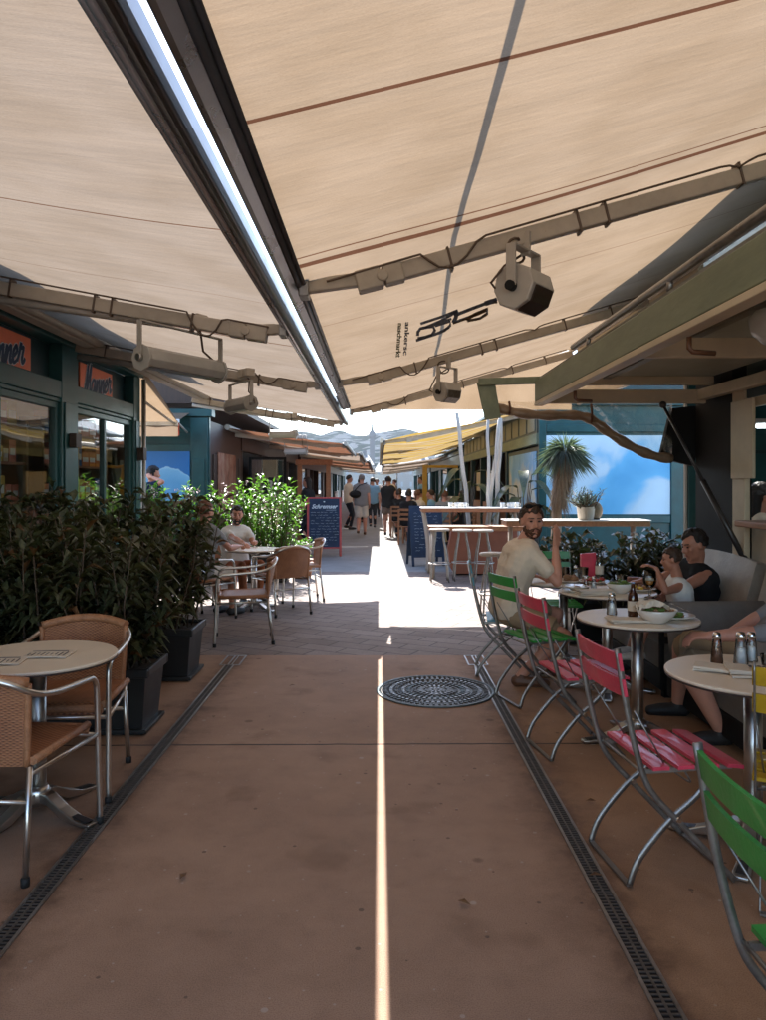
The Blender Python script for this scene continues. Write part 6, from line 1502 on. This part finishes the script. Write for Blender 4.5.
    if face and vox < .0115:
        for s in (-1, 1):
            e = MB(); e.ell(hc + lf*.0815*k + lu*.004*k + lr*s*.031*k, (.0125*k, .008*k, .0065*k), ax); e.build('eye', M['eye'], bo, base=base)
            e = MB(); e.cap(hc + lf*.092*k + lu*.026*k + lr*s*.014*k, .0042*k, hc + lf*.078*k + lu*.029*k + lr*s*.048*k, .0035*k, 6); e.build('eyebrow', M[hair], bo, base=base)
        e = MB(); e.cap(hc + lf*.0905*k - lu*.0635*k - lr*.018*k, .0042*k, hc + lf*.0905*k - lu*.0635*k + lr*.018*k, .0042*k, 6); e.build('mouth', M['lip'], bo, base=base)
    return bo, hand_pts
def lerp(a, b, t): return a + (b-a)*t

def seated(label, x, y, yaw, H=1.72, seat=.45, lean=0., look=None, hands_at=None, cl=None, shin=.0, knee_out=.0, **kw):
    """a seated figure: pelvis at x, y, facing yaw"""
    f, r, u = frame(yaw); k = H/1.75; pel = V((x, y, seat+.10)); che = pel + (u*math.cos(lean) + f*math.sin(lean))*.44*k; hd = che + (u*math.cos(lean*.5) + f*math.sin(lean*.5 + .1))*.255*k
    arms = []
    for s, i in ((1, 0), (-1, 1)):
        tgt = hands_at[i] if hands_at and hands_at[i] else pel + f*.36*k + r*s*.13 + u*.06
        arms.append((tgt, r*s*.6 - u*.8 - f*.4, None, u*-1 + f*.2, 30))
    legs = [(V((x, y, 0)) + f*(.43*k + shin) + r*s*(.11+knee_out) + u*.085, f + u*.8 + r*s*.15, f + r*s*.15) for s in (1, -1)]
    return person(label, H, pel, che, hd, f, look or f, arms, legs, cl, **kw)
def standing(label, x, y, yaw, H=1.75, stride=0., cl=None, look=None, hands_at=None, lean=.02, poles=None, **kw):
    f, r, u = frame(yaw); k = H/1.75; pel = V((x, y, .93*k)); che = pel + (u + f*lean)*.44*k; hd = che + u*.255*k + f*.03*k
    legs = []
    for s in (1, -1):
        st = stride*s; legs.append((V((x, y, 0)) + f*st + r*s*.085 + u*(.085*k + (.05 if st < 0 else 0)), f, f))
    arms = []
    for s, i in ((1, 0), (-1, 1)):
        tgt = hands_at[i] if hands_at and hands_at[i] else che + r*s*.24 - u*.47*k + f*(.05 - stride*s*.6)
        arms.append((tgt, V(poles[i]) if poles and poles[i] else r*s*.2 - f*1., None, r*-s, 25))
    return person(label, H, pel, che, hd, f, look or f, arms, legs, cl, **kw)

# --- the man in the beige shirt, turning to look at us
f_ = V((1, .12, 0)); u_ = V((0, 0, 1))
man, hp = person('bearded man in a beige T-shirt and tan shorts, one hand raised, looking at the camera', 1.80,
    pel=(.985, 5.92, .555), che=(1.10, 5.93, .965), hd=(1.17, 5.90, 1.215), fwd_b=f_, look=V((.12, -1., -.03)),
    arms=[((1.330, 5.80, 1.02), V((.25, -.3, -1)), V((.12, .05, 1)), V((-.55, .75, 0)), 12),
          ((1.22, 6.16, .77), V((-.3, .5, -.6)), V((.9, -.4, -.1)), V((0, 0, -1)), 25)],
    legs=[((1.06, 5.72, .085), V((1, -.25, .55)), V((1, -.15, 0))), ((1.24, 6.02, .085), V((1, .2, .8)), V((1, .1, 0)))],
    cl=dict(shirt=('beige_shirt', .62), legs=('tan_shorts', .72), loose=1.12, shoes='leather', thumb=-1), vox=.0062, build=.97, hair='hair_brown', skin='skin', beard='beard')
# sunglasses pushed up on his head
t = thing('sunglasses', 'dark sunglasses pushed up on the bearded man\'s hair', 'glasses', (1.175, 5.85, 1.33)); b = MB()
for s in (-1, 1): b.ell((s*.034, -.0, 0), (.030, .008, .018), nu=12, nv=8)
b.build('lenses', M['black'], t); b = MB(); b.tube([(-.07, .10, -.02), (-.072, .0, .004), (-.03, -.012, .006), (.03, -.012, .006), (.072, .0, .004), (.07, .10, -.02)], .004, 6); b.build('frame', M['black'], t)
b = MB(); b.tube([V(hp[1][1]) + V((.03*math.cos(i*PI/8), .0, .03*math.sin(i*PI/8))) for i in range(17)], .008, 6, caps=False)

# --- child pointing across the table and the adult beside
child, hc_ = person('small boy in a white vest pointing across the table with a bent arm', 1.18,
    pel=(2.20, 5.60, .47), che=(2.165, 5.58, .755), hd=(2.115, 5.57, .955), fwd_b=V((-1, .1, 0)), look=V((-1, .25, -.12)),
    arms=[((1.98, 5.72, .70), V((.2, .6, -.8)), None, V((0, 0, -1)), 30), ((1.955, 5.43, .905), V((.1, -.5, -.9)), V((-.75, .15, .35)), V((-.2, .2, -1)), 38)],
    legs=[((1.86, 5.70, .30), V((-1, 0, .8)), V((-1, 0, 0))), ((1.86, 5.52, .30), V((-1, 0, .8)), V((-1, 0, 0)))],
    cl=dict(shirt=('white_shirt', None), legs=('grey_shirt', .75), shoes='shoe_pale'), vox=.0068, hair='hair_brown', skin='skin_tan', chest_w=.15)
ad, _ = person('dark haired adult with bare shoulders leaning forward on the grey sofa', 1.68,
    pel=(2.48, 5.98, .46), che=(2.44, 5.93, .80), hd=(2.40, 5.86, 1.035), fwd_b=V((-1, -.1, 0)), look=V((-1, -.22, -.25)),
    arms=[((1.96, 6.05, .75), V((0, .6, -.8)), V((-1, -.2, -.1)), V((0, 0, -1)), 25), ((1.98, 5.76, .78), V((.2, -.7, -.7)), V((-1, .1, -.15)), V((0, 0, -1)), 35)],
    legs=[((2.04, 6.12, .085), V((-1, 0, .8)), V((-1, 0, 0))), ((2.02, 5.90, .085), V((-1, 0, .8)), V((-1, 0, 0)))],
    cl=dict(shirt=('black_shirt', None), levels=2, legs=('grey_shirt', .7), shoes='shoe_dark'), vox=.0085, hair='hair_dark', skin='skin_tan', hairstyle='short')
t = thing('wristwatch', 'dark wristwatch on the adult\'s forearm by the lemon plate', 'watch', _[1][1]); b = MB(); dd = (V(_[1][1]) - V(_[1][0])).normalized(); q = dd.to_track_quat('Z', 'Y').to_matrix(); b.lathe([(.031, -.03), (.033, -.028), (.033, -.012), (.031, -.01)], n=20, M=q); b.build('strap', M['black'], t); b = MB(); b.lathe([(.014, .0), (.014, .008)], q @ V((0, .032, -.02)), 12, M=(q @ Matrix.Rotation(PI/2, 3, 'X'))); b.build('case', M['steel'], t)

# --- guest in tan shorts at the right edge, mostly cut by the frame
gu, _ = person('guest in tan shorts and grey shirt reclining at the right photo edge', 1.80,
    pel=(2.22, 4.46, .47), che=(2.37, 4.20, .82), hd=(2.43, 4.22, 1.08), fwd_b=V((-1, .05, 0)), look=V((-1, -.3, 0)),
    arms=[((2.10, 4.62, .60), V((.2, .8, -.4)), None, V((0, 0, -1)), 30), ((1.80, 4.20, .67), V((.4, -.5, -.8)), V((-1, .2, .0)), V((0, .3, -1)), 55)],
    legs=[((1.94, 5.0, .085), V((-1, .35, .9)), V((-1, .1, 0))), ((1.97, 4.44, .085), V((-1, -.1, .9)), V((-1, 0, 0)))],
    cl=dict(shirt=('grey_shirt', 1.25), legs=('tan_shorts', .92), loose=1.1, shoes='shoe_dark'), vox=.0085, hair='hair_dark', skin='skin', build=1.06)
# --- people farther off
seated('smiling man with short beard and white T-shirt at the round table on the left', -1.86, 9.95, math.radians(-50), 1.66, .34, .05, look=V((.25, -1, .02)), hands_at=[V((-1.66, 9.42, .78)), V((-1.55, 9.6, .78))],
    cl=dict(shirt=('white_shirt', .55), legs=('rust_trousers', 1.85), shoes='shoe_dark'), vox=.0095, hair='hair_dark', beard='hair_dark')
seated('guest in dark T-shirt with auburn hair, back turned, half hidden by the hedge', -2.0, 8.55, math.radians(58), 1.70, .42, .15, hands_at=[V((-1.62, 8.9, .78)), None],
    cl=dict(shirt=('grey_shirt', .5), legs=('pale_shorts', .9), shoes='shoe_dark'), vox=.012, hair='hair_red')
standing('man in a navy shirt phoning in front of the blue poster', -3.84, 13.0, math.radians(-10), 1.80, 0, dict(shirt=('navy_shirt', .6), legs=('dark_trousers', 1.9), shoes='shoe_dark'), hands_at=[V((-3.80, 12.87, 1.62)), None], poles=[V((.35, -.5, -1)), None], look=V((1, .25, -.1)), vox=.013, hair='hair_dark')
t = thing('mobile_phone', 'dark phone held to the ear of the man in navy', 'phone', (-3.775, 12.885, 1.70)); b = MB(); b.cbox((0, 0, 0), (.012, .065, .13)); b.build('case', M['black'], t, bevel=.004); b = MB(); b.cbox((-.0072, 0, 0), (.002, .058, .12)); b.build('screen', M['bardark'], t)
standing('woman in dark top and taupe shorts walking away down the sunlit strip', .26, 22., math.radians(92), 1.72, .17, dict(shirt=('black_shirt', None), legs=('brown_skirt', .48), loose=1.25, shoes='shoe_dark'), vox=.014, hair='hair_dark', hairstyle='bun')
standing('man in grey T-shirt and white shorts walking away with a sling bag', -.52, 22.8, math.radians(86), 1.78, .16, dict(shirt=('grey_shirt', .6), legs=('pale_shorts', .85), loose=1.1, shoes='leather'), vox=.014, hair='hair_grey', build=1.1)
t = thing('sling_bag', 'black sling bag on the back of the man in grey', 'bag', (-.70, 22.62, 1.20)); b = MB(); b.ell((0, 0, 0), (.17, .075, .12), nu=14, nv=8); b.build('bag', M['black'], t); b = MB(); b.tube([(-.02, -.02, .10), (.12, -.0, .26), (.34, .1, .34)], .016, 6); b.build('strap', M['black'], t)
standing('man in dark trousers with folded arms standing left of the walkers', -1.02, 25.5, math.radians(20), 1.80, .05, dict(shirt=('beige_shirt', .6), legs=('dark_trousers', 1.9), shoes='shoe_dark'), hands_at=[V((-.75, 25.45, 1.25)), V((-.8, 25.7, 1.25))], vox=.015, hair='hair_dark', skin='skin_tan')
standing('walker in pale blue shirt just beyond the man in grey', -.22, 26.5, math.radians(95), 1.72, .15, dict(shirt=('blue_shirt', .6), legs=('dark_trousers', 1.9), shoes='shoe_dark'), vox=.015, hair='hair_brown')
standing('distant walker in white shirt between the awnings', -.1, 34, math.radians(268), 1.72, .15, dict(shirt=('white_shirt', .6), legs=('dark_trousers', 1.9), shoes='shoe_dark'), vox=.017, hair='hair_brown')
standing('distant walker in grey near the end of the lane', .25, 41, math.radians(268), 1.7, .15, dict(shirt=('grey_shirt', .6), legs=('pale_shorts', .9), shoes='shoe_dark'), vox=.018, hair='hair_dark')
standing('person in dark clothes standing at the left stall behind the menu board', -1.62, 17.6, math.radians(160), 1.66, .03, dict(shirt=('black_shirt', .7), legs=('dark_trousers', 1.9), shoes='shoe_dark'), vox=.014, hair='hair_dark', hairstyle='long')
# guests seated outside the right row
def wood_chair():
    t = thing('wooden_chair', 'plain brown wooden chair of a guest in black', 'chair', (0, 0, 0), 0, 'wooden chairs under the striped awning'); s = MB(); s.box((-.2, -.2, .43), (.2, .2, .455)); s.build('seat', M['wood'], t, bevel=.006)
    for x in (-.18, .18):
        for y in (-.18, .18): l = MB(); l.box((x-.018, y-.018, 0), (x+.018, y+.018, .427 if y > 0 else .88)); l.build('leg', M['wood'], t)
    b = MB()
    for z in (.6, .72, .83): b.box((-.16, -.185, z), (.16, -.172, z+.06))
    b.build('backrest', M['wood'], t); return t
wc = wood_chair(); first = [True]
for i, (x, y, yw, c, hr, hs_, lb, wl) in enumerate((
    (.72, 19.2, 70, 'black_shirt', 'hair_dark', 'short', 'guest in black seated with back to the lane, nearest the striped awning', 'plain brown wooden chair of a guest in black'),
    (.98, 20.3, 60, 'beige_shirt', 'hair_red', 'tail', 'guest with tied auburn hair seated under the striped awning', 'wooden chair of the guest with tied auburn hair'),
    (.55, 21.6, 80, 'black_shirt', 'hair_brown', 'short', 'second guest in black seated farther under the striped awning', 'wooden chair of the farther guest in black'),
    (1.55, 18.4, 75, 'grey_shirt', 'hair_red', 'short', 'guest in grey seen over the white bar table', 'wooden chair of the guest in grey behind the bar table'),
    (2.1, 18.7, 140, 'black_shirt', 'hair_dark', 'long', 'dark haired guest seated by the counter beyond the bar table', 'wooden chair by the counter beyond the bar table'),
    (.95, 24.5, 85, 'navy_shirt', 'hair_dark', 'short', 'guest in navy seated beside the yellow post', 'wooden chair of the guest in navy by the yellow post'))):
    seated(lb, x, y, math.radians(yw), 1.70, .45, .12, cl=dict(shirt=(c, .6), legs=('dark_trousers', 1.85), shoes='shoe_dark'), vox=.015, hair=hr, hairstyle=hs_)
    if i == 0: wc.location = (x, y, 0); wc.rotation_euler.z = math.radians(yw-90)
    else: dup(wc, (x, y, 0), math.radians(yw-90), wl)
for (x, y, lb) in ((1.15, 21.2, 'dark wooden table among the guests under the striped awning'), (1.0, 25.6, 'dark wooden table by the yellow post')):
    t = thing('dining_table', lb, 'table', (x, y, 0)); b = MB(); b.box((-.35, -.35, .70), (.35, .35, .735)); b.build('tabletop', M['wood'], t, bevel=.006)
    for a in (-.3, .3):
        for c in (-.3, .3): l = MB(); l.box((a-.025, c-.025, 0), (a+.025, c+.025, .697)); l.build('leg', M['wooddark'], t)
standing('man in a light blue shirt standing by the far right stall', 1.55, 28, math.radians(190), 1.76, .03, dict(shirt=('blue_shirt', .6), legs=('pale_shorts', .9), shoes='shoe_dark'), vox=.016, hair='hair_brown')
# inside the right kiosk
seated('dark haired woman in a pale top seated inside the right kiosk', 3.20, 6.6, math.radians(-8), 1.68, .62, .1, cl=dict(shirt=('beige_shirt', .5), legs=('dark_trousers', 1.8), shoes='shoe_dark'), vox=.010, hair='hair_dark', skin='skin', hairstyle='long')
t = thing('kitchen_stool', 'wooden stool under the woman inside the right kiosk', 'stool', (3.18, 6.6, 0)); b = MB(); b.lathe([(.17, .58), (.18, .59), (.18, .612), (.17, .62)], n=20); b.build('seat', M['wood'], t)
for k in range(4): l = MB(); a = PI/4+k*PI/2; l.tube([(.17*math.cos(a), .17*math.sin(a), 0), (.12*math.cos(a), .12*math.sin(a), .578)], .016, 8); l.build('leg', M['wood'], t)
tumbler('green drink in a glass on the kiosk ledge', 2.84, 5.56, .035, .13, .7, 'green', 1.2365)

for x, y, yw, H, sh, lg, hr, hs2, lb in ((-.75, 30, 90, 1.7, 'white_shirt', ('dark_trousers', 1.9), 'hair_dark', 'tail', 'walker in white shirt with tied hair, far down the lane on the left'), (.42, 30.5, 88, 1.76, 'beige_shirt', ('tan_shorts', .9), 'hair_grey', 'short', 'grey haired walker in beige, far down the lane'), (-.35, 37, 270, 1.66, 'black_shirt', ('dark_trousers', 1.9), 'hair_red', 'long', 'red haired walker in black coming up the lane'), (-.9, 36, 275, 1.78, 'navy_shirt', ('pale_shorts', .9), 'hair_brown', 'short', 'walker in navy and pale shorts coming up the lane'), (.75, 35.5, 180, 1.7, 'grey_shirt', ('dark_trousers', 1.9), 'hair_brown', 'short', 'man in grey standing at the far right stalls')):
    standing(lb, x, y, math.radians(yw), H, .14, dict(shirt=(sh, .6), legs=lg, shoes='shoe_dark'), vox=.02, hair=hr, hairstyle=hs2)
for x, y, yw, sh, hr, lb, wl in ((1.45, 20.6, 170, 'blue_shirt', 'hair_brown', 'guest in light blue facing the lane under the striped awning', 'wooden chair of the guest in light blue'), (1.35, 23.9, 150, 'white_shirt', 'hair_dark', 'guest in white seated behind the yellow post', 'wooden chair of the guest in white behind the yellow post'), (.72, 27.2, 80, 'black_shirt', 'hair_dark', 'farthest guest in black seated at the right stalls', 'farthest wooden chair at the right stalls')):
    seated(lb, x, y, math.radians(yw), 1.7, .45, .1, cl=dict(shirt=(sh, .6), legs=('dark_trousers', 1.85), shoes='shoe_dark'), vox=.017, hair=hr)
    dup(wc, (x, y, 0), math.radians(yw-90), wl)
